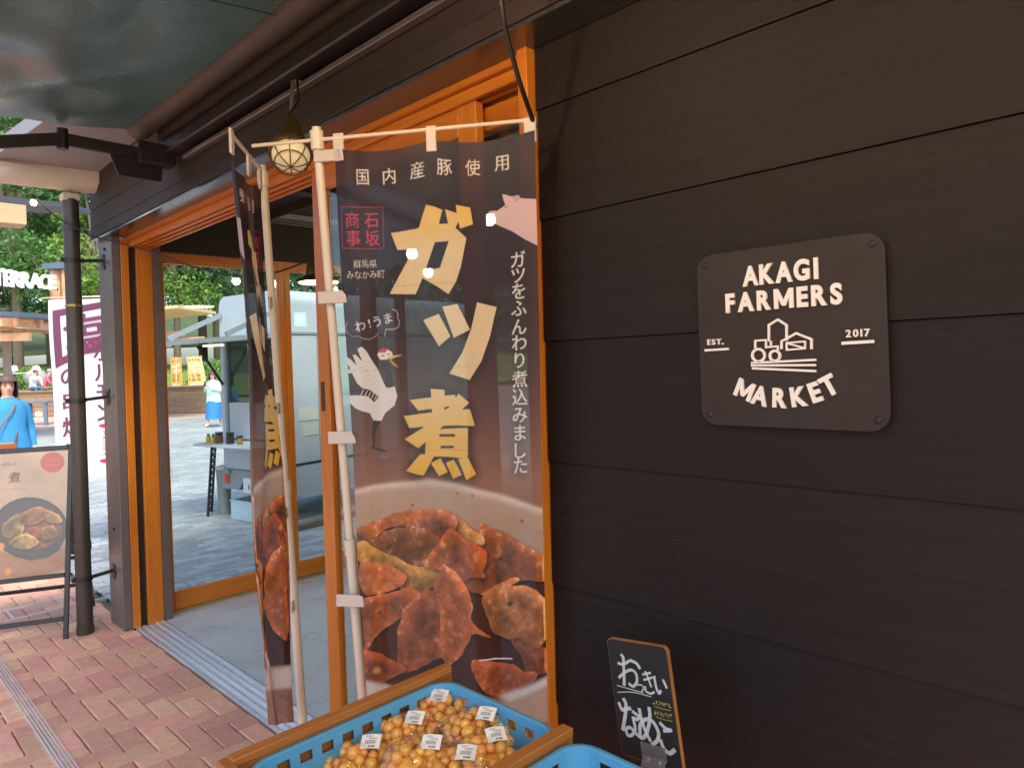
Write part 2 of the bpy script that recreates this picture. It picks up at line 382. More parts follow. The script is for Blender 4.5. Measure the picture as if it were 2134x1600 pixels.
class Canvas:
    SS = 2
    def __init__(s, w, h, bg=(0, 0, 0), Q=None):
        s.w, s.h = w, h; s.a = np.zeros((h, w, 3))+rgb(*bg); s.Q = Q or (lambda x, y: (x, y))
    def mask(s, pts, raw=False):
        P = np.array([p if raw else s.Q(*p) for p in pts], float); k = s.SS
        m = np.zeros((s.h, s.w)); x0, y0 = np.floor(P.min(0)).astype(int)-1; x1, y1 = np.ceil(P.max(0)).astype(int)+1
        x0, y0 = max(0, x0), max(0, y0); x1, y1 = min(s.w, x1), min(s.h, y1)
        if x1 <= x0 or y1 <= y0: return m
        X, Y = np.meshgrid(x0+(np.arange((x1-x0)*k)+.5)/k, y0+(np.arange((y1-y0)*k)+.5)/k); c = np.zeros(X.shape, bool)
        n = len(P)
        for i in range(n):
            (ax, ay), (bx, by) = P[i], P[(i+1) % n]
            if ay == by: continue
            t = ((ay > Y) != (by > Y)) & (X < (bx-ax)*(Y-ay)/(by-ay)+ax); c ^= t
        m[y0:y1, x0:x1] = c.reshape(y1-y0, k, x1-x0, k).mean((1, 3)); return m
    def over(s, m, col):
        col = rgb(*col) if not isinstance(col, np.ndarray) else col
        s.a = s.a*(1-m[..., None])+col*m[..., None]
    def poly(s, pts, col, soft=0, al=1, raw=False):
        m = s.mask(pts, raw)
        if soft: m = blur(m, soft)
        s.over(m*al, col); return m
    def line(s, pts, w, col, al=1):
        P = [np.array(s.Q(*p), float) for p in pts]; m = np.zeros((s.h, s.w))
        for a, b in zip(P, P[1:]):
            d = b-a; L = np.hypot(*d)
            if L < 1e-6: continue
            d /= L; n = np.array((-d[1], d[0]))*w/2; e = d*w*.3
            m = np.maximum(m, s.mask([a-e+n, b+e+n, b+e-n, a-e-n], raw=True))
        s.over(m*al, col); return m
    def ell(s, cx, cy, rx, ry, col, rot=0, soft=0, al=1, n=28, raw=False):
        return s.poly([(cx+rx*math.cos(t)*math.cos(rot)-ry*math.sin(t)*math.sin(rot), cy+rx*math.cos(t)*math.sin(rot)+ry*math.sin(t)*math.cos(rot)) for t in np.linspace(0, 2*math.pi, n, endpoint=False)], col, soft, al, raw)
    def text(s, txt, cx, cy, size, col, bold=.0, rot=0, sx=1, al=1, raw=False, shear=0, em=True):
        """size in canvas pixels (em height), centre through Q"""
        V, T, ext = glyphs(txt, 0); k = size if em else size/ext[1]
        c, q = (cx, cy) if raw else s.Q(cx, cy)
        x = V[:, 0]*k*sx; y = -V[:, 1]*k; x = x-shear*y
        px = c+x*math.cos(rot)-y*math.sin(rot); py = q+x*math.sin(rot)+y*math.cos(rot)
        m = np.zeros((s.h, s.w)); kk = s.SS
        x0, y0 = int(max(0, px.min()-1)), int(max(0, py.min()-1)); x1, y1 = int(min(s.w, px.max()+2)), int(min(s.h, py.max()+2))
        if x1 <= x0 or y1 <= y0: return m
        X, Y = np.meshgrid(x0+(np.arange((x1-x0)*kk)+.5)/kk, y0+(np.arange((y1-y0)*kk)+.5)/kk); acc = np.zeros(X.shape, bool)
        for t in T:
            ax, ay, bx, by, dx, dy = px[t[0]], py[t[0]], px[t[1]], py[t[1]], px[t[2]], py[t[2]]
            i0 = max(0, int((min(ax, bx, dx)-x0)*kk)-1); i1 = int((max(ax, bx, dx)-x0)*kk)+2; j0 = max(0, int((min(ay, by, dy)-y0)*kk)-1); j1 = int((max(ay, by, dy)-y0)*kk)+2
            xs, ys = X[j0:j1, i0:i1], Y[j0:j1, i0:i1]
            if xs.size == 0: continue
            d1 = (xs-bx)*(ay-by)-(ax-bx)*(ys-by); d2 = (xs-dx)*(by-dy)-(bx-dx)*(ys-dy); d3 = (xs-ax)*(dy-ay)-(dx-ax)*(ys-ay)
            neg = (d1 < 0) | (d2 < 0) | (d3 < 0); pos = (d1 > 0) | (d2 > 0) | (d3 > 0); acc[j0:j1, i0:i1] |= ~(neg & pos)
        m[y0:y1, x0:x1] = acc.reshape(y1-y0, kk, x1-x0, kk).mean((1, 3))
        if bold:                                              # heavier strokes
            d = bold*size; n = max(1, int(math.ceil(d)))
            o = m.copy()
            for sh in range(1, n+1):
                f = min(1, d-sh+1)
                for ax in (0, 1):
                    for sg in (1, -1): o = np.maximum(o, np.roll(m, sg*sh, ax)*f*(1 if ax else .6))
            m = o
        s.over(m*al, col); return m
    def chunk(s, pts, col, seed=0, r=14, warp=6, gloss=1.0):
        """a lump of glossy braised food in a printed photograph"""
        n = len(pts); P = [np.array(s.Q(*p), float) for p in pts]; out = []; ctr = sum(P)/n; P = [ctr+(p-ctr)*1.1 for p in P]
        for i in range(n):                                   # rounded, uneven outline
            a, b, c_, d = P[i-1], P[i], P[(i+1) % n], P[(i+2) % n]
            for t in np.linspace(0, 1, 7, endpoint=False):
                p = .5*((2*b)+(-a+c_)*t+(2*a-5*b+4*c_-d)*t*t+(-a+3*b-3*c_+d)*t**3)
                out.append(p+np.array((mnoise.noise(Vector((p[0]*.05, p[1]*.05, seed))), mnoise.noise(Vector((p[0]*.05, p[1]*.05, seed+9)))))*warp)
        m = s.mask(out, raw=True)
        sh = blur(m, r); s.a *= (1-.55*np.clip(np.roll(np.roll(blur(m, 5), 6, 0), 3, 1), 0, 1)*(1-m))[..., None]   # dark gap printed below it
        lit = np.roll(np.roll(sh, r//2, 0), -r//4, 1)        # light from above
        n1 = vnoise(s.h, s.w, 46, seed+1); n2 = vnoise(s.h, s.w, 12, seed+2, 3); n3 = vnoise(s.h, s.w, 7, seed+3, 2)
        body = .55+.62*(1-lit)*1.2+.75*(n1-.5)+.35*(n2-.5); body = np.clip(body*(.62+.5*sh), .22, 1.55)
        c = rgb(*col)[None, None]*body[..., None]; g_ = c.mean(2, keepdims=True); c = g_+(c-g_)*.98; c = c*1.02+rgb(200, 120, 84)*.12; c[..., 1] *= 1.16
        spec = np.clip((n2*.55+n1*.45-.525)*7, 0, 1)*np.clip((n3-.42)*4, 0, 1)*gloss*np.clip(1.25-lit, .15, 1)
        c = c*(1-.75*spec[..., None])+rgb(250, 226, 205)*.75*spec[..., None]
        s.a = s.a*(1-m[..., None])+np.clip(c, 0, 1)*m[..., None]; return m
def zq(ox, oy, k): return lambda pts: [(ox+x*k, oy+y*k) for x, y in pts]
def ts(txt):
    """parse 'x,y x,y ...'"""
    return [tuple(float(q) for q in p.split(',')) for p in txt.split()]
# ---------------------------------------------------------------- the tall food banner
BAR_Z = 2.22
BA = onZ(660, 292, BAR_Z); BB = onZ(1113, 250, BAR_Z)
def _bar(px): # point of the crossbar under pixel column px
    lo, hi = -.3, 1.3
    for _ in range(40):
        md = (lo+hi)/2
        if proj(BA.lerp(BB, md))[0] < px: lo = md
        else: hi = md
    return BA.lerp(BB, lo)
TL = _bar(697)+Vector((0, 0, -.028)); TR = _bar(1114)+Vector((0, 0, -.028))
BL = atD(768, 1440, 2.10); BR = atD(1141, 1495, 1.93)
BL = TL+(BL-TL)*1.13; BR = TR+(BR-TR)*1.08
def main_flat(u, v): return (TL*(1-u)+TR*u)*(1-v)+(BL*(1-u)+BR*u)*v
NB = ((TR-TL).cross(BL-TL)).normalized()
if NB.dot(EYE-TL) < 0: NB = -NB
def main_surf(u, v):
    p = main_flat(u, v)
    a = .012*math.sin(u*8.2+1.2*v+.5)*(.25+.75*v)+.007*math.sin(u*19+v*2.3)*(.3+.7*v)+.006*math.sin(v*11+u*2)
    sag = .018*math.sin(math.pi*((u*2) % 1))*(1-v)**6
    a += -.008*math.exp(-((u-.385)/.02)**2)*min(1, v*2)+-.006*math.exp(-((u-.1)/.02)**2)
    return p+NB*a-Vector((0, 0, sag))
CW, CHH = 420, 1200
def main_uv(px, py, cache={}):
    k = (px, py)
    if k in cache: return cache[k]
    u = v = .5
    for _ in range(12):
        x, y = proj(main_flat(u, v)); e = 1e-3
        xu, yu = proj(main_flat(u+e, v)); xv, yv = proj(main_flat(u, v+e))
        a, b, c, d = (xu-x)/e, (xv-x)/e, (yu-y)/e, (yv-y)/e; D = a*d-b*c
        rx, ry = px-x, py-y; u += (d*rx-b*ry)/D; v += (a*ry-c*rx)/D
    cache[k] = (u*CW, v*CHH); return cache[k]
def paint_main():
    c = Canvas(CW, CHH, (44, 35, 46), main_uv)
    h, w = c.h, c.w
    z1 = zq(680, 250, 480/1786); z2 = zq(680, 600, 480/1707); z3 = zq(680, 980, 510/1569)
    yy = np.linspace(0, 1, h)[:, None]+.0*np.zeros((1, w)); xx = np.linspace(0, 1, w)[None]+0*yy
    v0 = main_uv(900, 640)[1]/h; v1 = main_uv(900, 1010)[1]/h
    t = np.clip((yy-v0)/(v1-v0), 0, 1)**1.3
    c.a = rgb(42, 33, 44)*(1-t[..., None])+rgb(150, 106, 86)*t[..., None]
    # printed photograph: bowl and stew
    c.poly(z3([(120, 130), (300, 90), (650, 55), (860, 85), (1100, 135), (1390, 235), (1480, 300), (1480, 1600), (100, 1600)]), (222, 208, 192), soft=3)
    c.poly(z3([(120, 160), (300, 122), (650, 95), (860, 122), (1100, 175), (1390, 270), (1480, 330), (1480, 1600), (100, 1600)]), (186, 158, 136), soft=5)
    c.poly(z3([(100, 300), (300, 240), (640, 170), (900, 200), (1200, 290), (1480, 420), (1480, 1600), (100, 1600)]), (176, 146, 122), soft=14, al=.7)
    for x, y, r in ((555, 220, 9), (940, 155, 7), (1258, 315, 9), (840, 150, 6)): c.ell(*z3([(x, y)])[0], r*.3, r*.25, (90, 60, 40), soft=1)
    c.poly(z3(ts('180,400 330,335 530,270 740,275 990,395 1080,375 1390,570 1480,600 1480,1330 1120,1440 230,1460 150,900')), (62, 26, 18), soft=3)
    CH = [('1000,372 1080,375 1260,480 1390,570 1410,690 1200,690 1000,760 900,700 990,640', (168, 74, 42), 31),
          ('800,305 870,320 945,372 1000,400 1000,450 890,450 800,400', (196, 112, 66), 32),
          ('190,390 330,330 530,265 740,272 805,345 765,440 720,480 640,395 480,355 380,385 300,470 195,480', (176, 78, 40), 33),
          ('305,465 420,385 560,370 650,405 725,465 665,520 590,612 460,570 350,520', (126, 60, 40), 34),
          ('225,510 270,455 330,500 440,550 560,610 732,645 732,710 600,800 520,765 400,700 270,610', (206, 128, 64), 35),
          ('245,605 330,590 480,650 500,705 400,760 280,770 240,700', (190, 82, 44), 36),
          ('640,600 730,480 795,392 870,445 950,560 1005,650 940,670 850,695 740,645', (182, 72, 36), 37),
          ('880,445 960,470 1030,520 1000,640 960,580', (196, 74, 36), 38),
          ('1005,775 1200,680 1212,720 1120,765', (192, 84, 46), 39),
          ('240,830 400,795 520,765 600,805 560,885 440,965 360,1015 250,1130', (180, 74, 44), 40),
          ('465,1050 510,900 640,780 738,735 745,1150 620,1235 480,1280 468,1150', (164, 68, 44), 41),
          ('1180,1070 1350,1110 1420,1200 1400,1290 1290,1300 1245,1180', (150, 64, 44), 42),
          ('1028,805 1180,752 1310,762 1410,860 1410,1000 1350,1115 1240,1065 1110,1045 1060,950', (190, 96, 56), 43),
          ('740,682 790,662 862,710 930,850 935,960 1045,1055 940,1035 900,1100 800,1245 745,1165', (192, 82, 46), 44),
          ('945,1220 1100,1230 1250,1280 1335,1320 1120,1435 1000,1370', (186, 74, 46), 45),
          ('230,1130 400,1210 495,1280 330,1355 240,1310', (176, 64, 40), 46)]
    for pts, col, sd_ in CH: c.chunk(z3(ts(pts)), tuple(min(255, int(q*1.1)) for q in col), sd_, r=13, warp=5)
    for x, y, r in ((672, 765, 13), (1178, 850, 14), (735, 375, 11), (398, 495, 8), (1120, 555, 9), (345, 905, 8)):
        c.ell(*z3([(x, y)])[0], r*.36, r*.3, (28, 24, 26), soft=1); c.ell(*z3([(x-4, y-5)])[0], r*.1, r*.08, (190, 190, 190), soft=1, al=.8)
    for x, y, r in ((750, 485, 16), (440, 440, 9), (330, 1270, 22), (990, 440, 20), (265, 560, 14), (520, 870, 10)):
        c.ell(*z3([(x, y)])[0], r*.36, r*.3, (236, 190, 130), soft=2, al=.7)
    c.line(z3([(985, 1208), (1080, 1200), (1190, 1208)]), 3, (240, 232, 226))
    c.poly(z3(ts('1090,1445 1250,1390 1450,1300 1450,1370 1280,1450 1180,1490')), (226, 222, 220), soft=4)
    c.poly(z3(ts('1180,1490 1280,1450 1450,1370 1450,1600 250,1600 230,1320 330,1360 480,1440 900,1480')), (196, 170, 152), soft=5)
    c.poly(z3(ts('200,1290 330,1350 560,1440 900,1470 900,1600 200,1600')), (214, 206, 202), soft=4)
    c.a *= (.97+.06*vnoise(h, w, 5, 3, 2))[..., None]
    # big characters with soft dark glow, gold
    big = [z2(ts(q)) for q in ('765,750 868,760 866,1000 780,1000', '612,830 950,795 945,880 675,912', '568,948 1065,895 1105,1018 610,1038',
           '975,785 1060,850 880,1010 680,1190 575,1120 760,1010 870,910', '730,1060 1050,1035 1050,1265 725,1250', '690,1235 800,1240 715,1395 590,1355',
           '770,1300 840,1265 895,1370 830,1400', '880,1300 940,1275 1005,1385 935,1418', '975,1270 1050,1250 1118,1370 1040,1420')]
    m = np.zeros((h, w))
    for p in big: m = np.maximum(m, c.mask(p))
    for q in ('830,1090 948,1088 945,1106 830,1108', '840,1177 940,1175 938,1192 840,1194', '872,905 905,890 890,882'): m = m*(1-c.mask(z2(ts(q))))
    kuro = m
    for q in ('712,235 825,193 912,360 825,437', '850,140 965,115 1063,305 935,372', '1117,97 1262,133 1215,350 1150,540 1060,682 900,640 1000,480 1070,300'): m = np.maximum(m, c.mask(z2(ts(q))))
    g = c.mask(z1(ts('775,650 900,692 872,803 942,795 918,683 1010,706 1003,640 1118,655 1140,790 1035,828 1025,775 1000,822 1087,900 1040,1130 1000,1250 940,1350 820,1270 745,1220 690,1345 490,1338 640,1060 655,990 555,993 503,855 718,828')))
    g = g*(1-c.mask(z1(ts('840,950 945,932 875,1145 765,1165')))); m = np.maximum(m, g)
    c.over(np.clip(blur(m, 14)*1.5, 0, .8), (30, 22, 28))
    ya = main_uv(900, 420)[1]/h; yb = main_uv(900, 1000)[1]/h; tt = np.clip((yy-ya)/(yb-ya), 0, 1)
    pale = rgb(226, 204, 158); gold = rgb(232, 176, 52); top = rgb(226, 186, 84)
    k1 = np.clip(1-tt*6, 0, 1)[..., None]; k2 = np.clip((tt-.62)/.38, 0, 1)[..., None]
    gc = pale*(1-k1)+top*k1; gc = gc*(1-k2)+gold*k2
    c.over(m, gc)
    wh = (228, 222, 214)
    for q, x, y in zip('国内産豚使用', (757, 812, 870, 926, 986, 1046), (362, 357, 350, 345, 340, 332)): c.text(q, x, y, 33, wh, .018)
    ver = 'ガツをふんわり煮込みました'
    ys = (538, 572, 605, 641, 680, 713, 750, 789, 826, 864, 900, 937, 968)
    mm = np.zeros((h, w))
    for i, (q, y) in enumerate(zip(ver, ys)): mm = np.maximum(mm, c.text(q, 1079+i*.55, y, 34, wh, .016))
    c.over(np.clip(blur(mm, 8)*1.6, 0, .75), (34, 26, 30))
    for i, (q, y) in enumerate(zip(ver, ys)): c.text(q, 1079+i*.55, y, 34, wh, .016)
    pk = (206, 58, 84)
    c.line([(715, 430), (799, 424), (801, 513), (717, 517), (715, 430)], 1.6, pk, .8)
    for q, x, y in (('石', 776, 454), ('坂', 778, 492), ('商', 737, 456), ('事', 739, 494)): c.text(q, x, y, 32, pk, .016)
    for i, q in enumerate('群馬県'): c.text(q, 747+i*16, 548-i*1, 17, wh, .012)
    for i, q in enumerate('みなかみ町'): c.text(q, 733+i*15.5, 572-i*1, 17, wh, .012)
    for q, x, y in (('わ', 752, 678), ('!', 771, 672), ('う', 786, 668), ('ま', 808, 661)): c.text(q, x, y, 23, wh, .03, rot=-.2)
    c.line(z2(ts('165,245 150,290 165,335 205,355 245,352 275,372 320,378 360,358 385,330')), 1.6, (170, 164, 164))
    c.line(z2(ts('485,150 515,160 530,190 525,215 540,245 530,285 490,302 440,300 428,355')), 1.8, (190, 184, 184))
    # crane drawing
    c.poly(z2(ts('265,430 300,470 380,600 420,700 440,740 500,725 520,800 500,870 430,930 405,985 345,980 320,930 220,890 165,840 110,800 230,790 300,800 370,800 330,760 270,740 230,700 195,630 110,640 110,600 185,600 100,470 190,530 230,570 200,490 225,490 270,540 235,450')), (222, 220, 214))
    c.poly(z2(ts('120,640 195,630 230,700 270,745 330,765 385,800 355,845 300,800 230,785 120,735')), (52, 46, 52))
    for k in range(5): x = 258+k*24; c.line(z2([(x, 795+k*8), (x+20, 752+k*10)]), 2, (222, 220, 214))
    for k in range(6): c.line(z2([(215+k*24, 560+k*32), (262+k*20, 560+k*26)]), 1.0, (170, 170, 168), .8)
    c.poly(z2(ts('385,520 445,510 460,580 490,700 495,730 455,740 430,710 440,620')), (46, 38, 44))
    c.poly(z2(ts('375,490 400,455 440,445 480,470 490,500 440,530 395,530')), (226, 222, 216))
    c.poly(z2(ts('380,470 410,440 452,445 435,475 400,475')), (204, 36, 44))
    c.poly(z2(ts('450,515 490,497 570,490 500,515 470,530')), (226, 178, 90)); c.poly(z2(ts('455,525 475,530 537,590 490,572')), (206, 140, 66))
    c.line(z2([(405, 500), (425, 497)]), 1.4, (60, 50, 50)); c.line(z2([(450, 490), (470, 487)]), 1.4, (60, 50, 50))
    c.poly(z2(ts('345,985 398,985 365,1060 358,1180 440,1205 430,1215 350,1192 328,1192 345,1150 330,1075')), (56, 50, 56))
    c.poly(z2(ts('335,1215 370,1222 460,1258 440,1270 380,1255')), (110, 104, 108))
    # pig drawing
    c.poly(z1(ts('1365,548 1440,575 1490,567 1510,595 1700,625 1700,1010 1540,920 1440,850 1320,790 1265,740 1262,685 1330,680 1390,640 1375,600')), (214, 186, 190))
    c.poly(z1(ts('1440,578 1490,567 1508,596 1470,625')), (196, 164, 170)); c.line(z1([(1385, 662), (1404, 652)]), 1.5, (90, 60, 66))
    # shade along the cloth's fold creases, painted into the print as dark lines
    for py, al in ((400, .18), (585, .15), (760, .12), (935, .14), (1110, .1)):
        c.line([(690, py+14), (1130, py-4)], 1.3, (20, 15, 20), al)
    return c.a
def paint_poster(q):
    W_, H_ = 380, 460
    c = Canvas(W_, H_, (190, 160, 132), q)
    n1 = vnoise(H_, W_, 90, 5); c.a = c.a*(.86+.28*n1[..., None])
    z = zq(0, 900, 250/909)
    c.poly(z(ts('-700,1180 -700,1010 60,900 300,960 480,820 520,900 520,1060 380,1100 300,1150 -100,1200')), (176, 122, 92), soft=9)
    c.poly(z(ts('350,1105 520,1055 520,1130 330,1150')), (214, 196, 160), soft=2)
    c.ell(*z([(240, 735)])[0], 78, 64, (58, 52, 52), rot=.1, soft=1); c.ell(*z([(240, 735)])[0], 74, 60, (74, 66, 64), rot=.1, soft=2)
    c.ell(*z([(-250, 700)])[0], 50, 50, (120, 84, 62), soft=8)
    c.poly(z(ts('70,870 150,930 300,950 400,920 480,800 470,900 380,960 250,980 120,940')), (60, 60, 68), soft=2)
    c.poly(z(ts('20,700 160,620 320,570 470,640 475,790 400,880 250,900 100,860 30,780')), (150, 84, 50), soft=3)
    for i, (p, col) in enumerate((('40,720 140,640 190,720 150,800 60,790', (196, 140, 96)), ('160,640 300,580 360,640 280,700 190,700', (196, 104, 56)), ('340,600 450,640 470,690 380,690', (190, 120, 70)),
                   ('210,800 260,730 330,760 320,800 240,820', (206, 74, 44)), ('90,850 200,780 300,840 220,890', (200, 136, 84)), ('330,860 380,800 420,830 370,880', (186, 56, 52)), ('300,760 400,720 440,790 350,820', (200, 128, 78)))):
        c.chunk(z(ts(p)), col, 60+i, r=6, warp=3, gloss=.6)
    c.ell(*z([(400, 240)])[0], 25, 21, (184, 78, 50), soft=1)
    for k in range(2): c.text('おすすめの味', *z([(400, 225+k*35)])[0], 8, (214, 140, 110))
    br = (84, 50, 34)
    c.text('煮', *z([(115, 350)])[0], 42, br, .02); c.text('つ', *z([(-60, 350)])[0], 42, br, .02); c.text('も', *z([(-235, 350)])[0], 42, br, .02)
    c.text('手作った', *z([(75, 250)])[0], 13, br); c.text('じっくり', *z([(-150, 255)])[0], 13, br); c.text('仁', *z([(210, 440)])[0], 12, (160, 70, 50))
    c.line(z([(-600, 452), (180, 438)]), 1, br, .7)
    for x, y in ((80, 1060), (25, 870)): c.ell(*z([(x, y)])[0], 7, 8, (226, 150, 80), soft=2)  # warm lamp reflections on the board, painted into the poster colour
    return c.a
def paint_grill():
    """white nobori with purple lettering: 塩ホルモンの串焼き"""
    c = Canvas(240, 600, (236, 240, 244)); pu = (112, 62, 92)
    c.poly(ts('14,36 232,4 236,120 14,226'), pu, raw=True); c.poly(ts('42,56 214,30 214,104 42,196'), (238, 242, 246), raw=True)
    c.text('塩', 128, 116, 150, pu, .03, rot=-.12, raw=True, sx=1.05)
    c.poly(ts('14,206 236,104 236,132 14,232'), pu, raw=True)
    for i, q in enumerate('ここでしか味わえない'): c.text(q, 36+i*21, 206-i*9.6, 16, (226, 60, 90), .02, rot=-.4, raw=True)
    for q, y in zip('の串焼き', (262, 345, 430, 510)): c.text(q, 60, y, 72, pu, .03, raw=True)
    for q, y in zip('ホルモン', (180, 250, 318, 386)): c.text(q, 180, y, 72, pu, .03, raw=True)
    c.ell(190, 430, 34, 8, (226, 50, 80), raw=True); c.ell(190, 548, 34, 8, (226, 50, 80), raw=True)
    for q, y in zip('SAグルメ', (452, 470, 488, 506, 524)): c.text(q, 176, y, 19, (226, 60, 90), .01, raw=True)
    for q, y in zip('赤城名物', (455, 477, 499, 521)): c.text(q, 204, y, 18, (226, 60, 90), .01, raw=True)
    return c.a
def paint_yellow(k=0):
    c = Canvas(150, 450, ((240, 206, 130), (244, 216, 146), (238, 178, 84))[k]); br = (150, 84, 34)
    for i, q in enumerate(('できたて', 'おすすめ', 'あげたて')[k]): c.text(q, 24+i*34, 34, 34, br, .03, raw=True)
    for x, y in ((44, 100), (104, 84), (54, 150), (112, 144), (40, 310), (96, 318), (60, 362), (110, 372), (70, 416)):
        c.ell(x, y, 19, 17, (228, 234, 240), soft=1, raw=True); c.ell(x, y, 10, 9, (206, 196, 190), soft=2, raw=True)
    for i, q in enumerate('名物揚餅'): c.text(q, 28+(i % 2)*56, 206+(i//2)*46, 42, br, .02, raw=True)
    return c.a
def paint_chalk():
    c = Canvas(320, 540, (38, 33, 32)); wh = (206, 204, 200)
    n = vnoise(540, 320, 60, 8); c.a *= (.85+.3*n)[..., None]
    n = vnoise(540, 320, 9, 18, 3)
    def ch(pts, w): 
        # brush marker: smooth stroke
        P = [np.array(p, float) for p in pts]; out = []
        for i in range(len(P)-1):
            a, b, d, e = P[max(0, i-1)], P[i], P[i+1], P[min(len(P)-1, i+2)]
            for t in np.linspace(0, 1, 8, endpoint=(i == len(P)-2)): out.append(tuple(.5*((2*b)+(-a+d)*t+(2*a-5*b+4*d-e)*t*t+(-a+3*b-3*d+e)*t**3)))
        m = c.line(out, w, wh, 0); c.over(m*(.82+.18*n), wh); e_ = blur(m, 2); c.over(np.clip(m-.75*e_, 0, 1)*.5, (245, 245, 244))
    # お
    ch(ts('74,70 82,84 78,120 70,190 66,208'), 15); ch(ts('50,112 78,112 112,92'), 13); ch(ts('44,178 78,150 118,132 142,146 140,182 116,206 96,198'), 13); ch(ts('120,88 150,96 166,116'), 14)
    # っ
    ch(ts('142,196 162,192 172,204 158,224'), 6)
    # き
    ch(ts('178,142 220,128'), 10); ch(ts('180,166 226,148'), 10); ch(ts('194,128 206,160 214,190'), 10); ch(ts('182,196 184,216 208,222 226,212'), 10)
    # い
    ch(ts('238,142 240,186 250,212 262,200'), 12); ch(ts('282,150 294,180'), 12)
    ch(ts('26,218 100,222 168,226'), 4); ch(ts('24,250 110,234 206,236'), 4)
    # な
    ch(ts('24,300 36,326 62,318 84,312'), 17); ch(ts('54,276 62,300 50,350 26,420'), 18); ch(ts('96,324 124,340 112,356 96,352'), 15); ch(ts('92,352 96,400 76,432 50,440 46,414 70,402 100,424 122,436'), 15)
    # め
    ch(ts('134,306 138,350 152,400 170,436'), 17); ch(ts('188,290 184,336 160,400 134,432 120,424 128,376 164,344 200,350 220,392 206,430 178,452'), 17)
    # こ
    ch(ts('236,346 262,364 286,366 250,376'), 15); ch(ts('226,424 236,454 262,470 290,450'), 18)
    ye = (196, 186, 70)
    for y in (256, 302):
        for i in range(7):
            x = 214+i*13
            for j in range(3): c.line([(x+random.uniform(-3, 6), y+random.uniform(-8, 12)), (x+random.uniform(2, 12), y+random.uniform(-8, 12))], 2.4, ye)
        c.line([(218, y+20), (260, y+24), (300, y+22)], 2.4, ye)
    return c.a
def paint_label():
    c = Canvas(96, 84, (240, 236, 228)); k = (60, 58, 58)
    c.text('なめこ', 40, 12, 13, k, .01, raw=True); c.text('群馬県産', 58, 26, 10, k, raw=True)
    for i in range(26):
        if (i*7) % 5 != 1: c.poly([(22+i*2, 36), (23.2+i*2, 36), (23.2+i*2, 58), (22+i*2, 58)], k, raw=True)
    c.text('¥380', 56, 71, 17, k, .03, raw=True); return c.a
# ================================================================= the ground
def struct(mb, name, m, **k): o = mb.build(name, m, **k); o['kind'] = 'structure'; return o
MORTAR = mat('paving_bed', lin('8a6450'), .9, var=.25, vscale=20)
CLAY = mat('clay_paver', lin('d3a288'), .72, var=.16, vscale=26, bump=.35, bscale=220, rand=.17, dirt=.25)
CLAY_S = mat('clay_paver_run', lin('d3a288'), .72, var=.16, vscale=26, bump=.35, bscale=220, rand=.17, island=True, dirt=.25)
GREY = mat('grey_paver', lin('a4aaab'), .6, var=.14, vscale=22, bump=.3, bscale=200, rand=.26, dirt=.3)
GREY_S = mat('grey_paver_run', lin('a4aaab'), .6, var=.14, vscale=22, bump=.3, bscale=200, rand=.26, island=True, dirt=.3)
def brick_ground(name, c1, c2, mortar, scale):
    m = bpy.data.materials.new(name); m.use_nodes = True; t = m.node_tree; b = t.nodes['Principled BSDF']; L = t.links.new
    tc = t.nodes.new('ShaderNodeTexCoord'); bk = t.nodes.new('ShaderNodeTexBrick'); bk.inputs['Scale'].default_value = scale
    bk.inputs['Color1'].default_value = (*c1, 1); bk.inputs['Color2'].default_value = (*c2, 1); bk.inputs['Mortar'].default_value = (*mortar, 1)
    bk.inputs['Mortar Size'].default_value = .012; bk.inputs['Brick Width'].default_value = .5; bk.inputs['Row Height'].default_value = .25
    L(tc.outputs['Object'], bk.inputs['Vector'])
    n = t.nodes.new('ShaderNodeTexNoise'); n.inputs['Scale'].default_value = .7; n.inputs['Detail'].default_value = 8; L(tc.outputs['Object'], n.inputs[0])
    r = t.nodes.new('ShaderNodeMapRange'); r.inputs[1].default_value = .3; r.inputs[2].default_value = .7; r.inputs[3].default_value = .8; r.inputs[4].default_value = 1.15; L(n.outputs[0], r.inputs[0])
    v = t.nodes.new('ShaderNodeVectorMath'); v.operation = 'SCALE'; L(bk.outputs[0], v.inputs[0]); L(r.outputs[0], v.inputs['Scale']); L(v.outputs[0], b.inputs['Base Color'])
    b.inputs['Roughness'].default_value = .65; return m
def sheet(name, m, x0, y0, x1, y1, z): return struct(MB().quad((x0, y0, z), (x1, y0, z), (x1, y1, z), (x0, y1, z)), name, m)
sheet('ground', mat('earth', lin('77786a'), .9, var=.3, vscale=.5), -400, -400, 400, 400, -.06)
PLAZA = sheet('plaza_paving', brick_ground('plaza_blocks', lin('8e9696'), lin('b4b8b6'), lin('6c7070'), 2.5), 1.5, 5.02, 60, 25.6, -.012)
sheet('terrace_paving', brick_ground('terrace_blocks', lin('b8988a'), lin('cdb4a8'), lin('94806f'), 2.5), -40, 25.6, 60, 60, -.014)
BRICKS = sheet('brick_paving', MORTAR, -8, -6, 1.44, 25.6, -.016)
HB = .1; GAP = .0045
def brick_mesh(lx, ly, m, nm):
    return MB().bbox((GAP/2, GAP/2, -.05), (lx-GAP/2, ly-GAP/2, 0), .005).mesh(nm, m)
BH = brick_mesh(.2, .1, CLAY, 'brick'); BV = brick_mesh(.1, .2, CLAY, 'brick')
cells = []
for mm_ in range(-80, 80):
    for nn in range(-160, 160):
        x, y = (nn+2*mm_)*HB, (-nn+2*mm_)*HB
        for kind, (ox, oy, lx, ly) in enumerate(((0, 0, .2, .1), (.2, 0, .1, .2))):
            bx, by = x+ox+.02, y+oy+.03
            if bx < -2.2 or by < -1.2 or bx > 1.405 or by+ly > 9.2: continue
            lx = min(lx, 1.427-bx)
            cells.append((bx, by, kind, lx, ly))
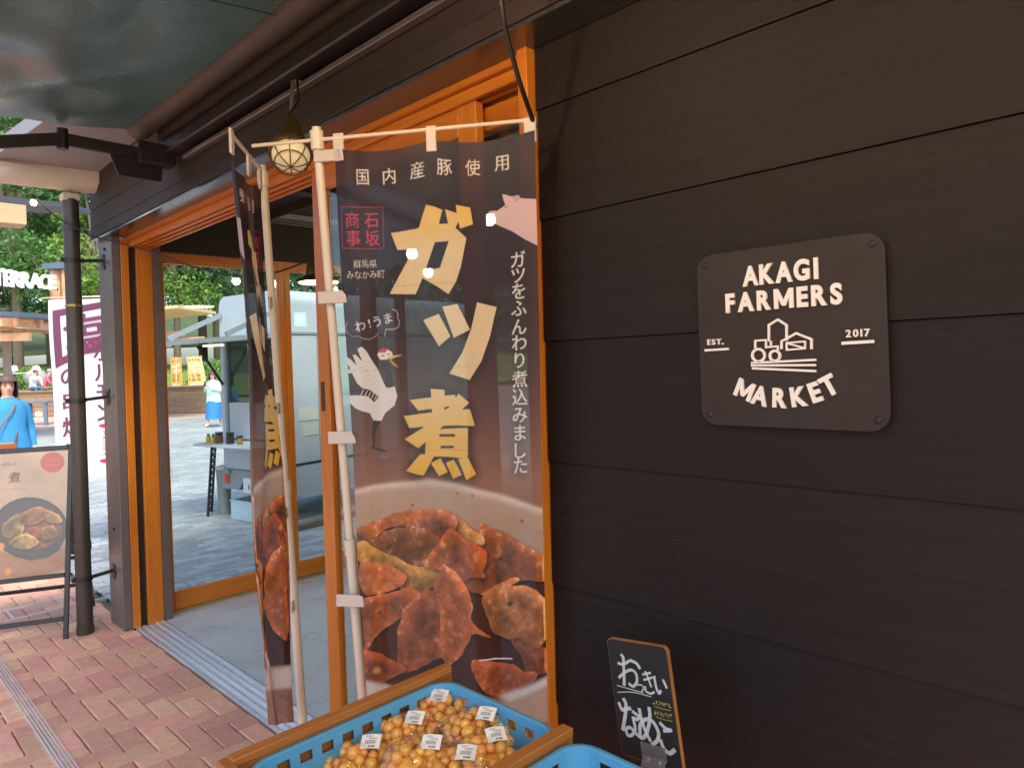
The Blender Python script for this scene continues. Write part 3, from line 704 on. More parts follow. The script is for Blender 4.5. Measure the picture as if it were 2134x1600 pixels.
def seen(c):
    px, py = proj((c[0]+c[3]/2, c[1]+c[4]/2, 0)); return -20 < px < 590 and 0 < py < 1640 and (c[0]+c[1]) > 1
cells.sort(key=lambda c: (not seen(c), c[0]**2+c[1]**2))
run = MB()
for i, (bx, by, kind, lx, ly) in enumerate(cells):
    dz = random.uniform(-.0025, .0015)
    if i < 300:
        full = lx > (.195 if kind == 0 else .095)
        o = bpy.data.objects.new('brick', (BH if kind == 0 else BV) if full else brick_mesh(lx, ly, CLAY, 'brick')); link(o); o.parent = BRICKS; o.location = (bx, by, dz)
        o.rotation_euler = (random.uniform(-.006, .006), random.uniform(-.006, .006), random.uniform(-.008, .008))
    else: run.bbox((bx+GAP/2, by+GAP/2, -.05), (bx+lx-GAP/2, by+ly-GAP/2, dz), .005)
run.build('brick_field', CLAY_S, BRICKS, kind='stuff')
# grey blocks outside the glazed end wall
pm = MB().bbox((GAP/2, GAP/2, -.05), (.2-GAP/2, .1-GAP/2, 0), .005).mesh('paver', GREY)
pl = []
for j in range(46):
    y = 5.03+j*.1
    for i in range(-1, 28):
        x = 1.51+i*.2+(.1 if j % 2 else 0)
        if x < 1.5: continue
        pl.append((x, y))
pl.sort(key=lambda c: (not (300 < proj((*c, 0))[0] < 760), c[0]**2+c[1]**2)); run = MB()
for i, (x, y) in enumerate(pl):
    dz = random.uniform(-.003, .001)
    if i < 300:
        o = bpy.data.objects.new('paver', pm); link(o); o.parent = PLAZA; o.location = (x, y, dz)
    else: run.bbox((x+GAP/2, y+GAP/2, -.05), (x+.2-GAP/2, y+.1-GAP/2, dz), .005)
run.build('paver_field', GREY_S, PLAZA, kind='stuff')
STEEL = mat('stainless', (.78, .80, .82), .42, metal=.75, var=.1, vscale=30, stretch=(1, .05, 1))
# slot drain with four ribs, mitred at its near end
dr = MB()
for k in range(5):
    x = .690+k*.0135; y0 = 3.325-k*.0135+.054
    dr.box((x, y0-.054, -.03), (x+.005, 7.4, .0035))
    dr.box((.1, y0-.054-.005, -.03), (x+.005, y0-.054, .0035))
dr.build('floor_channel', STEEL, label='narrow ribbed stainless channel sunk along the brick paving at left', cat='drain')
for k, (y, x0) in enumerate(((4.62, .1), (4.12, .1), (3.37, .1))):
    MB().box((x0, y, -.02), (.694, y+.006, .003)).build('edging_strip', STEEL, label=('thin steel strip in the bricks, farthest of three left of the channel', 'thin steel strip in the bricks, middle of three left of the channel', 'thin steel strip in the bricks, nearest of three left of the channel')[k], cat='metal strip', group='steel strips beside the channel')
fr = MB(); fr.box((-.6, 5.70, -.02), (1.49, 5.712, .004)); fr.box((-.6, 5.96, -.02), (1.49, 5.972, .004)); fr.box((.93, 5.712, -.02), (.942, 5.96, .0037))
fr.build('drain_cover_frame', STEEL, label='pale steel frame lines of a paved drain cover under the A-board', cat='drain')
fr = MB(); a = (1.70, 5.28); b = (2.0, 5.62)
for p, q in (((1.68, 5.28), (2.02, 5.287)), ((2.013, 5.287), (2.02, 5.62)), ((1.68, 5.287), (1.687, 5.62)), ((1.687, 5.613), (2.013, 5.62))): fr.box((*p, -.02), (*q, .004))
fr.build('manhole_frame', STEEL, label='square steel manhole frame in grey paving just outside the glass', cat='manhole')

# ================================================================= lawn, hills and trees
GRASS = mat('lawn_grass', lin('6f8a3c'), .9, var=.35, vscale=1.2, bump=.5, bscale=40)
def lawn(u, v):
    x = -30+100*u; y = 34.5+22*v
    return (x, y, .35+2.0*v+.25*math.sin(x*.35+v*3))
struct(grid(lawn, 40, 14), 'lawn', GRASS, smooth=True)
def hill(u, v):
    x = -140+300*u; y = 56+70*v
    return (x, y, 2.2+9*v*v+1.5*math.sin(x*.06))
struct(grid(hill, 40, 12), 'hillside', mat('forest_floor', lin('4f5a35'), .95, var=.4, vscale=.6), smooth=True)

def leaf_mat(name, c):
    m = bpy.data.materials.new(name); m.use_nodes = True; t = m.node_tree; b = t.nodes['Principled BSDF']; L = t.links.new
    g = t.nodes.new('ShaderNodeNewGeometry'); cr = t.nodes.new('ShaderNodeValToRGB')
    cr.color_ramp.elements[0].color = (c[0]*.6, c[1]*.66, c[2]*.7, 1); cr.color_ramp.elements[1].color = (c[0]*1.5, c[1]*1.35, c[2]*1.1, 1)
    L(g.outputs['Random Per Island'], cr.inputs[0]); L(cr.outputs[0], b.inputs['Base Color']); b.inputs['Roughness'].default_value = .55
    out = [n for n in t.nodes if n.type == 'OUTPUT_MATERIAL'][0]
    tl = t.nodes.new('ShaderNodeBsdfTranslucent'); L(cr.outputs[0], tl.inputs[0]); mx = t.nodes.new('ShaderNodeMixShader'); mx.inputs[0].default_value = .35
    L(b.outputs[0], mx.inputs[1]); L(tl.outputs[0], mx.inputs[2]); L(mx.outputs[0], out.inputs[0]); MATS[name] = m; return m
LEAF = [leaf_mat('leaf_mid', lin('527f45')), leaf_mat('leaf_dark', lin('35633f')), leaf_mat('leaf_light', lin('74994a'))]
BARK = mat('bark', lin('6a5d50'), .9, var=.3, vscale=8, bump=.5, bscale=30, stretch=(1, 1, .2))
def leaf_quad(m, p, s, rs):
    n = Vector((rs.uniform(-1, 1), rs.uniform(-1, 1), rs.uniform(-.3, 1))).normalized(); a = n.orthogonal().normalized(); a = Matrix.Rotation(rs.uniform(0, 6.28), 3, n) @ a; b = n.cross(a)
    p = Vector(p); m._add((p-a*s, p-b*s*.45+n*s*.08, p+a*s, p+b*s*.45+n*s*.08), ((0, 1, 2, 3),))
def tree_parts(seed, h, kind):
    rs = random.Random(seed); tr = MB(); cw = MB()
    if kind == 'broad':
        tb = h*.3; pts = [(0, 0, -1.5)]; 
        for k in range(1, 6): pts.append((rs.uniform(-.15, .15)*k*.3, rs.uniform(-.15, .15)*k*.3, h*.16*k))
        tr.tube(pts, [h*.017*(1-.13*k) for k in range(6)], 7)
        blobs = []
        for k in range(17):
            z = tb+(h-tb)*rs.uniform(.08, .97); rr = h*.26*math.sin(math.pi*min(.94, max(.12, (z-tb*.7)/(h-tb*.6))))
            a = rs.uniform(0, 6.28); q = rs.uniform(.3, 1); p = Vector((rr*q*math.cos(a), rr*q*math.sin(a), z)); blobs.append((p, h*rs.uniform(.055, .115)))
            b0 = Vector(pts[2]).lerp(Vector(pts[4]), rs.random()); tr.tube([b0, b0.lerp(p, .5)+Vector((0, 0, .3)), p], [h*.011, h*.007, h*.003], 5, False)
        for p, r in blobs:
            for k in range(620):
                d = Vector((rs.gauss(0, 1), rs.gauss(0, 1), rs.gauss(0, .8))).normalized()*r*rs.uniform(.45, 1.08); leaf_quad(cw, p+d, h*rs.uniform(.006, .0125), rs)
    else:
        pts = [(0, 0, -1.5)]+[(rs.uniform(-.1, .1), rs.uniform(-.1, .1), h*q) for q in (.3, .6, .85, 1)]
        tr.tube(pts, [h*.016, h*.014, h*.012, h*.006, h*.001], 7)
        n = 34
        for k in range(n):
            z = h*(.26+.72*k/n); R_ = h*.19*(1-(k/n)**1.4)+.25
            for q in range(5):
                a = rs.uniform(0, 6.28); L_ = R_*rs.uniform(.6, 1.1); e = Vector((L_*math.cos(a), L_*math.sin(a), z-L_*rs.uniform(.05, .4)))
                tr.tube([(0, 0, z), e], [h*.004, h*.0012], 4, False)
                for w in range(44):
                    f = rs.uniform(.2, 1.05); leaf_quad(cw, Vector((0, 0, z)).lerp(e, f)+Vector((rs.gauss(0, .1), rs.gauss(0, .1), rs.gauss(0, .07)))*h*.1, h*rs.uniform(.006, .012), rs)
    return tr, cw
def make_tree(kind, seed, h, lm, loc, label):
    t = thing(kind[1], label, 'tree', loc, 0, 'trees on the hillside behind the terrace')
    a, b = tree_parts(seed, h, kind[0]); a.build('trunk', BARK, t, True, True); b.build('crown', LEAF[lm], t, False, True); return t
KB = ('broad', 'broadleaf_tree'); KC = ('conifer', 'conifer_tree')
protos = {}
# (pixel column, depth, height, kind, leaf, label)
TREES = [(-60, 44, 21, 'c', 1, 'tall dark conifer at the left picture edge behind the terrace lettering'),
         (40, 38, 17, 'b', 0, 'full green broadleaf tree above the terrace roof at far left'),
         (112, 47, 25, 'c', 0, 'tall straight conifer with bare grey trunk left of the downpipe'),
         (20, 60, 27, 'b', 2, 'pale green tree far back at left, above the terrace letters'),
         (165, 58, 26, 'c', 1, 'dark conifer standing behind the round downpipe'),
         (212, 41, 15, 'b', 2, 'light green tree seen in the gap between downpipe and column'),
         (290, 50, 20, 'b', 0, 'broadleaf tree hidden mostly behind the left door jamb'),
         (372, 44, 14, 'b', 2, 'light green tree seen at the left edge of the glass wall'),
         (425, 60, 22, 'b', 0, 'mid green tree rising behind the yellow banners through the glass'),
         (455, 46, 15, 'c', 1, 'dark conifer behind the walking woman, seen through the glass'),
         (500, 56, 21, 'b', 0, 'broad green tree crown above the food truck hatch'),
         (560, 62, 24, 'b', 1, 'dark broad tree behind the food truck roof'),
         (640, 54, 20, 'b', 0, 'green tree above the food truck beside the pendant lamp'),
         (720, 60, 22, 'b', 2, 'pale tree beyond the food truck behind the door stile'),
         (340, 66, 25, 'c', 0, 'farthest conifer behind the trees seen through the glass wall'),
         (800, 56, 21, 'b', 0, 'broad tree beyond the truck hidden behind the large banner')]
for i, (px, dep, h, k, lm, lab) in enumerate(TREES):
    p = atD(px, 780, dep); z = 1.0 if dep < 45 else 2.5
    key = (k, lm)
    if key not in protos:
        t = make_tree(KB if k == 'b' else KC, 11+len(protos)*5, h, lm, (p.x, p.y, z), lab); protos[key] = (t, h)
    else:
        t0, h0 = protos[key]; t = copy_tree(t0); t.location = (p.x, p.y, z); t.scale = (h/h0*1.05, h/h0*1.05, h/h0); t['label'] = lab
        t.rotation_euler = (0, 0, i*1.3)
# a far wood that reads as one mass
rs = random.Random(5); wd = MB()
for k in range(130):
    x = rs.uniform(-75, 125); y = rs.uniform(74, 108); h = rs.uniform(7, 12); z0 = 4+5*((y-56)/60)
    for q in range(330):
        a = rs.uniform(0, 6.28); zz = rs.random()**.7; rr = 3.4*math.sin(math.pi*(.12+.84*zz))*rs.uniform(.6, 1); leaf_quad(wd, (x+rr*math.cos(a), y+rr*math.sin(a), z0+zz*h), rs.uniform(.3, .6), rs)
wd.build('distant_wood', LEAF[1], label='distant green wood filling the gaps between the nearer trees', cat='wood', kind='stuff')
# clipped bushes
def bush(px, dep, rx, rz, z, lm, lab):
    p = atD(px, 780, dep); rs = random.Random(int(px)); m = MB(); st = MB()
    t = thing('clipped_bush', lab, 'bush', (p.x, p.y, z), 0, 'clipped bushes on the lawn')
    for k in range(2600):
        d = Vector((rs.gauss(0, 1), rs.gauss(0, 1), abs(rs.gauss(0, 1))-.1)).normalized()*rs.uniform(.82, 1.03); leaf_quad(m, (d.x*rx, d.y*rx*.8, d.z*rz+.1), rs.uniform(.05, .11), rs)
    for k in range(6): a = k*1.05; st.tube([(0, 0, -.3), (rx*.5*math.cos(a), rx*.5*math.sin(a), rz*.6)], [.05, .02], 5)
    st.build('stem', BARK, t, True, True); m.build('foliage', LEAF[lm], t, False, True); return t
bush(66, 37, 1.15, 1.35, .75, 2, 'rounded light green bush left of the white banner')
bush(450, 41, 1.6, 1.5, .7, 2, 'bright green bush behind the woman with the phone')
bush(0, 36, 1.0, 1.0, .55, 0, 'low green bush at the left edge under the terrace roof')
# ================================================================= the shop
B = thing('shop_building', 'dark timber-clad market shop with orange wood sliding doors', 'building', (1.45, 1.34, 0))
CLAD = wood('dark_cladding', lin('130d0b'), lin('211815'), 'Y', .6, 60, .35, .2, spec=.3)
BEAM = wood('dark_fascia', lin('241d1b'), lin('352a26'), 'Y', .68, 50, .2, .05)
DOORW = wood('door_timber', lin('b35c12'), lin('d4842a'), 'Z', .38, 18, .06, .04)
DOORY = wood('door_timber_y', lin('b35c12'), lin('d4842a'), 'Y', .38, 18, .06, .03)
DOORX = wood('door_timber_x', lin('b35c12'), lin('d4842a'), 'X', .38, 18, .06, .03)
DKM = mat('dark_brown_steel', lin('645b58'), .4, metal=0, var=.06, vscale=12)
BLK = mat('black_steel', lin('201e1e'), .42, var=.1, vscale=20)
DKGAP = mat('groove_dark', lin('2a1d14'), .7)
GLZ = glass('window_glass', f0=.012, gain=1.1)
# clad wall: backing with planks laid in courses
wall = MB().box((1.475, -3.5, 0), (1.60, 1.325, 3.2)).build('clad_wall', mat('wall_backing', lin('14100f'), .9), B)
zs = [0.0, .315, .648, .98, 1.317, 1.65, 1.985, 2.29, 2.62, 2.95, 3.2]
joints = [[-1.1], [-.6], [-1.8, -.15], [-1.2], [-.3], [-1.6, -.1], [-.9], [-2, -.2], [-.5], [-1.3]]
for i in range(10):
    ys = [-3.5]+joints[i]+[1.322]
    for a, b in zip(ys, ys[1:]):
        lean = .006
        m = MB(); g = .0014
        z0, z1 = zs[i]+g, zs[i+1]-g*.4
        m._add([(1.449, a+g, z0), (1.475, a+g, z0), (1.475, b-g, z0), (1.449, b-g, z0), (1.449+lean, a+g, z1), (1.475, a+g, z1), (1.475, b-g, z1), (1.449+lean, b-g, z1)],
               [(0, 3, 2, 1), (4, 5, 6, 7), (0, 1, 5, 4), (1, 2, 6, 5), (2, 3, 7, 6), (3, 0, 4, 7)])
        m.build('plank', CLAD, wall)
# lintel beam over the opening: fascia boards and grey metal soffit
fa = MB().box((1.335, -3.5, 2.475), (1.60, 5.12, 3.2)).build('lintel_beam', BEAM, B)
for z0, z1, x in ((2.476, 2.535, 1.318), (2.538, 2.655, 1.322), (2.658, 2.80, 1.325), (2.803, 3.19, 1.33)):
    MB().bbox((x, -3.5, z0), (1.336, 5.13, z1), .003).build('fascia_board', BEAM, fa)
SOFF = mat('soffit_metal', lin('6f7476'), .22, metal=.85, var=.08, vscale=5, stretch=(1, .2, 1))
MB().box((1.326, -3.4, 2.462), (1.448, 5.10, 2.474)).build('soffit_flashing', SOFF, B)
# timber door frame: grooved head, jambs
H0 = 2.44
hd = MB()
hd.box((1.44, 1.345, H0), (1.455, 4.86, 2.474))
hd.build('door_head', DOORY, B)
for k in range(4): MB().bbox((1.462+k*.042, 1.36, 2.405), (1.462+k*.042+.016, 4.86, 2.462), .002).build('track_strip', DOORY, B)
MB().box((1.456, 1.36, 2.463), (1.64, 4.86, 2.474)).build('head_board', DOORY, B)
jr = MB().bbox((1.42, 1.325, 0), (1.50, 1.362, 2.474), .003); jr.build('jamb', DOORW, B)
for x0, x1, m in ((1.415, 1.462, DOORW), (1.505, 1.60, DOORW)):
    MB().bbox((x0, 4.86, 0), (x1, 4.93, 2.455), .003).build('jamb', m, B)
MB().box((1.463, 4.885, 0), (1.504, 4.93, 2.45)).build('jamb_groove', DKGAP, B)
MB().box((1.601, 4.84, 0), (1.645, 4.935, 2.45)).build('corner_post', DKM, B)
# steel column at the corner and round downpipe
cl = MB().bbox((1.362, 4.862, 0), (1.414, 5.13, 2.475), .004).build('column', DKM, B)
for z in (.34, .62, 1.44, 1.50, 2.28, 2.40):
    MB().lathe([(.010, 0), (.010, .006), (.006, .009), (0, .009)], (1.362, 4.99, z), (-1, 0, 0), 8).build('bolt', BLK, cl)
PIPE = mat('pipe_brown', lin('3b3530'), .4, var=.08, vscale=10)
dp = MB().tube([(1.19, 5.03, 0), (1.19, 5.03, 2.70)], .045, 18)
for z in (.0, .52, 2.5): dp.tube([(1.19, 5.03, z), (1.19, 5.03, z+.05)], .0495, 18)
dp = dp.build('downpipe', PIPE, B, auto=40)
for z in (.34, 1.45, 2.32):
    b = MB().tube([(1.19, 5.03, z-.012), (1.19, 5.03, z+.012)], .0515, 18); b.bar((1.235, 5.03, z), (1.362, 5.03, z+.012), .014, .02); b.bbox((1.355, 5.00, z-.04), (1.3615, 5.06, z+.05), .002)
    b.bbox((1.125, 5.02, z-.012), (1.142, 5.04, z+.012), .002); b.build('pipe_bracket', BLK, dp)
MB().tube([(1.19, 5.03, 2.03), (1.19, 5.03, 2.045)], .0505, 18).build('wire_band', mat('brass_wire', lin('a58a52'), .35, metal=.8), dp)
# eave beyond the corner: grey sloping soffit and cream gutter
EAVE = mat('eave_grey', lin('8d8f93'), .55, var=.05, vscale=3)
CREAM = mat('gutter_cream', lin('cfc6b6'), .5, var=.06, vscale=6, dirt=.3)
e = MB(); e._add([(.95, 3.70, 2.92), (1.33, 3.70, 2.92), (1.33, 5.2, 2.865), (.76, 5.2, 2.865), (.95, 3.70, 3.0), (1.33, 3.70, 3.0), (1.33, 5.2, 2.95), (.76, 5.2, 2.95)], [(0, 3, 2, 1), (4, 5, 6, 7), (0, 1, 5, 4), (1, 2, 6, 5), (2, 3, 7, 6), (3, 0, 4, 7)])
e.build('eave_soffit', EAVE, B)
gt = MB(); pr = []
for k in range(9): a = math.pi*(1+k/8); pr.append((.085*math.cos(a), .085*math.sin(a)*.9))
path0, path1 = Vector((.80, 5.06, 2.80)), Vector((1.33, 5.02, 2.80))
gt.prism([path0+Vector((0, p[0], p[1]+.03)) for p in [(-.085, .06)]+pr+[(.085, .06)]], path1-path0)
gt.bbox((.79, 4.955, 2.845), (1.335, 5.17, 2.862), .004); gt.bbox((1.14, 4.99, 2.69), (1.24, 5.08, 2.735), .006)
gt.build('gutter', CREAM, B, auto=40)
# stainless threshold with running grooves
th = MB().box((1.43, 1.36, -.02), (1.60, 4.86, .002))
for k, x in enumerate((1.432, 1.446, 1.470, 1.484, 1.508, 1.522, 1.546, 1.560, 1.584)): th.box((x, 1.36, .002), (x+.006, 4.86, .011 if k % 2 == 0 else .007))
th.build('threshold', STEEL, B)
# floor and room
struct_floor = MB().box((1.602, -3.5, -.04), (6.6, 4.93, .006)).build('shop_floor', mat('concrete_floor', lin('b2babd'), .3, var=.12, vscale=3, dirt=.15), B)
CEIL = mat('ceiling_dark', lin('2f2a26'), .8, var=.1, vscale=3); INW = mat('inner_wall', lin('8a8078'), .8, var=.06, vscale=2)
MB().box((1.60, -3.5, 2.72), (6.6, 5.0, 2.80)).build('ceiling', CEIL, B)
for x in (2.35, 3.1, 3.85, 4.6): MB().box((x, -3.4, 2.66), (x+.012, 4.9, 2.719)).build('ceiling_batten', CEIL, B)
for y in (2.9, 3.9): MB().box((1.66, y, 2.668), (6.5, y+.1, 2.7185)).build('ceiling_beam', CEIL, B)
MB().box((6.6, -3.5, 0), (6.7, 5.0, 3.2)).build('back_wall', INW, B)
MB().box((1.6, -3.6, 0), (6.6, -3.5, 3.2)).build('side_wall', INW, B)
MB().box((1.3, -3.5, 3.2), (6.8, 5.1, 3.35)).build('roof', mat('roof_dark', lin('3a3a3c'), .6), B)
MB().box((1.645, 4.94, 2.41), (6.6, 5.0, 3.2)).build('transom_wall', CEIL, B)
# ceiling vent
vp = onZ(612, 471, 2.70); v = MB(); 
for q in range(4):
    s = .30; c, s2 = [(1, 0), (0, 1), (-1, 0), (0, -1)][q]
    v.bbox((vp.x+(c*s if c else -s)-(.03 if c else 0), vp.y+(s2*s if s2 else -s)-(.03 if s2 else 0), 2.69), (vp.x+(c*s if c else s)+(.03 if c else 0), vp.y+(s2*s if s2 else s)+(.03 if s2 else 0), 2.715), .003)
v = v.build('ceiling_vent', mat('vent_grey', lin('8f9294'), .5), B)
for k in range(9): MB().obox((vp.x, vp.y-.25+k*.0625, 2.705), (1, 0, 0), (0, .8, .6), (0, -.6, .8), (.26, .028, .002)).build('slat', MATS['vent_grey'], v)
# glazed end wall (y = 4.95): frames and panes
def sash(name, plane, a0, a1, z0, z1, pos, w, rw, dep, parent, mv, mh, panes=((0, 1),), handle=None, bot=None):
    """plane 'x' -> pane stands at x=pos and runs along y"""
    P = (lambda a, z, d: (pos+d, a, z)) if plane == 'x' else (lambda a, z, d: (a, pos+d, z))
    s = MB().bbox(P(a0, z0, 0), P(a0+w, z1, dep), .003).build(name, mv, parent)
    MB().bbox(P(a1-w, z0, 0), P(a1, z1, dep), .003).build('stile', mv, s)
    MB().bbox(P(a0+w, z1-rw, .002), P(a1-w, z1-.001, dep-.002), .003).build('top_rail', mh, s)
    MB().bbox(P(a0+w, z0+.001, .002), P(a1-w, z0+(bot or rw), dep-.002), .003).build('bottom_rail', mh, s)
    MB().box(P(a0+w-.004, z0+(bot or rw)-.004, dep*.45), P(a1-w+.004, z1-rw+.004, dep*.45+.005)).build('pane', GLZ, s)
    return s
ZT = 2.405
es = sash('glazed_sash', 'y', 1.648, 2.555, .02, ZT, 4.945, .05, .075, .04, B, DOORW, DOORX, bot=.12)
MB().bbox((1.657, 4.939, 1.42), (1.673, 4.9448, 1.58), .002).build('pull', mat('bronze_pull', lin('6a4a24'), .4, metal=.6), es)
sash('glazed_sash', 'y', 2.556, 3.62, .02, ZT, 4.945, .045, .075, .04, B, DOORW, DOORX, bot=.12)
sash('glazed_sash', 'y', 3.621, 4.70, .02, ZT, 4.945, .045, .075, .04, B, DOORW, DOORX, bot=.12)
sash('glazed_sash', 'y', 4.701, 5.80, .02, ZT, 4.945, .045, .075, .04, B, DOORW, DOORX, bot=.12)
MB().box((5.801, 4.94, 0), (6.6, 5.0, 2.41)).build('end_wall', INW, B)
MB().box((1.648, 4.935, 0), (5.8, 5.015, .0195)).build('sill', mat('sill_brass', lin('b3a27c'), .4, metal=.5), B)
# sliding doors behind the banner
d1 = sash('sliding_door', 'x', 1.60, 2.60, .012, 2.41, 1.478, .085, .095, .034, B, DOORW, DOORY)
hp = [onX(685, y, 1.478) for y in (796, 857)]
hs = MB().bbox((1.4745, 2.555, hp[1].z), (1.4778, 2.578, hp[0].z), .001).build('handle_slot', BLK, d1)
st = MB().slot(0).box((1.4752, 2.526, onX(692, 375, 1.478).z), (1.4772, 2.548, onX(692, 352, 1.478).z)).slot(1).box((1.4752, 2.526, onX(692, 394, 1.478).z), (1.4772, 2.548, onX(692, 375.5, 1.478).z))
st.build('sticker', [mat('sticker_red', lin('c4202a'), .5), mat('sticker_white', lin('d8d4d0'), .5)], d1)
sash('sliding_door', 'x', 1.364, 2.36, .012, 2.40, 1.53, .07, .075, .034, B, DOORW, DOORY)
# raised slatted blind inside the doors
BL_ = thing('slatted_blind', 'cream slatted blind gathered at the top of the sliding doors', 'blind', (1.62, 1.9, 2.40))
MB().bbox((1.60, 1.40, 2.365), (1.64, 2.42, 2.40), .003).build('head_rail', mat('blind_cream', lin('d8cfae'), .5), BL_)
for k in range(6): MB().obox((1.62, 1.91, 2.35-k*.026), (0, 1, 0), (.85, 0, .5), (-.5, 0, .85), (.51, .016, .0012)).build('slat', MATS['blind_cream'], BL_)

# ================================================================= wall sign
SG = MB(); _l, _r, _t, _b = (onX(*q, 1.437) for q in ((1456, 700), (1850, 700), (1650, 506), (1650, 893)))
c = Vector((1.449, (_l.y+_r.y)/2, (_t.z+_b.z)/2)); sw, sh, rr = (_l.y-_r.y)/2, (_t.z-_b.z)/2, .038
poly = []
for cx, cy, a0 in ((sw-rr, sh-rr, 0), (-sw+rr, sh-rr, 90), (-sw+rr, -sh+rr, 180), (sw-rr, -sh+rr, 270)):
    for k in range(7): a = R(a0+15*k); poly.append((cx+rr*math.cos(a), cy+rr*math.sin(a)))
SP = lambda x, y, z=0: Vector((1.437-z, c.y-x, c.z+y))
S = thing('market_sign', 'square dark brown wall sign with white raised lettering and tractor emblem', 'sign', (1.437, c.y, c.z))
SGM = mat('sign_brown', lin('281e1a'), .65, var=.04, vscale=8)
WHT = mat('letter_white', lin('e6e0d8'), .5)
MB().prism([SP(x, y, 0)+Vector((.0, 0, 0)) for x, y in poly], (.008, 0, 0)).build('panel', SGM, S, auto=30)
bevel = S.children[0].modifiers.new('b', 'BEVEL'); bevel.width = .0015; bevel.segments = 2
for sx in (-1, 1):
    for sy in (-1, 1):
        q = SP(sx*(sw-.022), sy*(sh-.024)); MB().lathe([(.0065, 0), (.0065, .002), (.004, .004), (0, .004)], q, (-1, 0, 0), 10).build('screw', BLK, S)
        MB().tube([q+Vector((.008, 0, 0)), q+Vector((.0118, 0, 0))], .006, 8).build('spacer', BLK, S)
def sp2(px, py): # position on the sign face under a photo pixel
    p = onX(px, py, 1.437); return c.y-p.y, p.z-c.z
def word(txt, px0, px1, py, size, bold=.042, nm='letter', d=.005, wk=1.0, kern=None):
    xa, ya = sp2(px0, py[0]); xb, yb = sp2(px1, py[1])
    V = [glyphs(q, bold)[2][0] for q in txt]; hh = glyphs('H', bold)[2][1]; k = size/hh; B_ = lambda q: .022 if q == 'M' else bold
    wid = [w*k*wk for w in V]; tot = sum(wid); gap = ((xb-xa)-tot)/(len(txt)-1); x = xa
    kern = kern or [1]*(len(txt)-1); gaps = [gap*k_*(len(txt)-1)/sum(kern) for k_ in kern]+[0]
    for q, w, g_ in zip(txt, wid, gaps):
        cx = x+w/2; cy = (ya+yb)/2
        sz = size*(glyphs(q, bold)[2][1]/hh)
        letter_mesh(q, sz, d, B_(q), lambda a, b, z, cx=cx, cy=cy: SP(cx+a*wk, cy+b, z)).build(nm, WHT, S); x += w+g_
word('AKAGI', 1549, 1706, (576, 560), .043, wk=.8, kern=[.55, .5, .75, 2])
word('FARMERS', 1514, 1756, (632, 612), .042, wk=.85)
word('EST', 1476, 1504, (713, 712), .0125, .02); 
word('2017', 1764, 1814, (696, 692), .0145, .02)
# curved word
for i, (q, px, py) in enumerate(zip('MARKET', (1553, 1585, 1626, 1666, 1700, 1729), (812, 824, 829, 826, 817, 803))):
    x, y = sp2(px, py); a = R((-24, -13, -3, 7, 18, 27)[i])
    hh = glyphs('H', .042)[2][1]; sz = .041*glyphs(q, .042)[2][1]/hh
    letter_mesh(q, sz, .005, .022 if q == 'M' else .042, lambda u, v, z, x=x, y=y, a=a: SP(x+.86*u*math.cos(a)-v*math.sin(a), y+.86*u*math.sin(a)+v*math.cos(a), z)).build('letter', WHT, S)
z6 = zq(1420, 450, 460/1566)
SEG = [0]
def stroke(m, txt, w=.0042, closed=False):
    P = [SP(*sp2(*p)) for p in z6(ts(txt))]
    if closed: P.append(P[0])
    for a, b in zip(P, P[1:]):
        SEG[0] += 1; o_ = Vector((-.0022-.00025*(SEG[0] % 5), 0, 0)); d = (b-a).normalized(); m.bar(a-d*w*.3+o_, b+d*w*.3+o_, w, .004, (1, 0, 0))
def emblem(nm, *paths, w=.0045):
    m = MB()
    for p in paths: stroke(m, p, w)
    m.build(nm, WHT, S)
emblem('silo_outline', '625,885 625,775 690,735 752,775 752,880')
emblem('barn_outline', '715,940 715,890 820,832 928,875 928,940')
emblem('barn_door', '752,900 882,890 882,940 752,950 752,900', '752,902 882,938', w=.0035)
emblem('tractor_body', '530,935 530,885 605,880 605,935', '640,890 640,915', '612,930 690,925 690,950', w=.004)
for cx, cy, r in ((552, 988, 44), (668, 992, 36)): emblem('tractor_wheel', ' '.join(f'{cx+r*math.cos(t):.0f},{cy+r*math.sin(t):.0f}' for t in np.linspace(0, 6.283, 15)), w=.005)
emblem('field_line', '505,1042 955,1020'); emblem('field_line', '505,1060 955,1057'); emblem('field_line', '510,1080 955,1100')
emblem('underline', '175,953 335,943', w=.005); emblem('underline', '1148,903 1365,890', w=.006)
emblem('full_stop', '296,906 302,906', w=.003)

# ================================================================= awning
A = thing('folding_awning', 'dark green fabric awning with folding arm under the roof edge', 'awning', (1.2, 1.5, 2.75))
def fab(u, v):
    x = 1.13-1.7*v; y = 3.66-4.9*u; z = 2.775-.19*v
    w = .03*mnoise.noise(Vector((u*5, v*4, 1.2)))+.035*abs(mnoise.noise(Vector((u*3.2+v*3.5, v*6-u*3, 4.2))))*math.sin(math.pi*min(1, v*1.2))
    w += .03*math.sin((v*2.6+u*7)*5)*math.exp(-((u-.12)/.12)**2)*min(1, v*5)
    w += .022*max(0, math.sin((u*9.5-v*3.2)*2.4))**3*math.exp(-((u-.2)/.22)**2)*min(1, v*4)+.012*max(0, math.sin((u*7+v*6)*3))**4*math.exp(-((v-.6)/.3)**2)
    return (x, y, z-w*.9)
FABM = mat('awning_fabric', lin('33423d'), .26, var=.12, vscale=3, bump=.1, bscale=300, spec=.9)
_t = FABM.node_tree; _o = [q for q in _t.nodes if q.type == 'OUTPUT_MATERIAL'][0]; _tl = _t.nodes.new('ShaderNodeBsdfTranslucent'); _tl.inputs[0].default_value = (*lin('5c7a70'), 1)
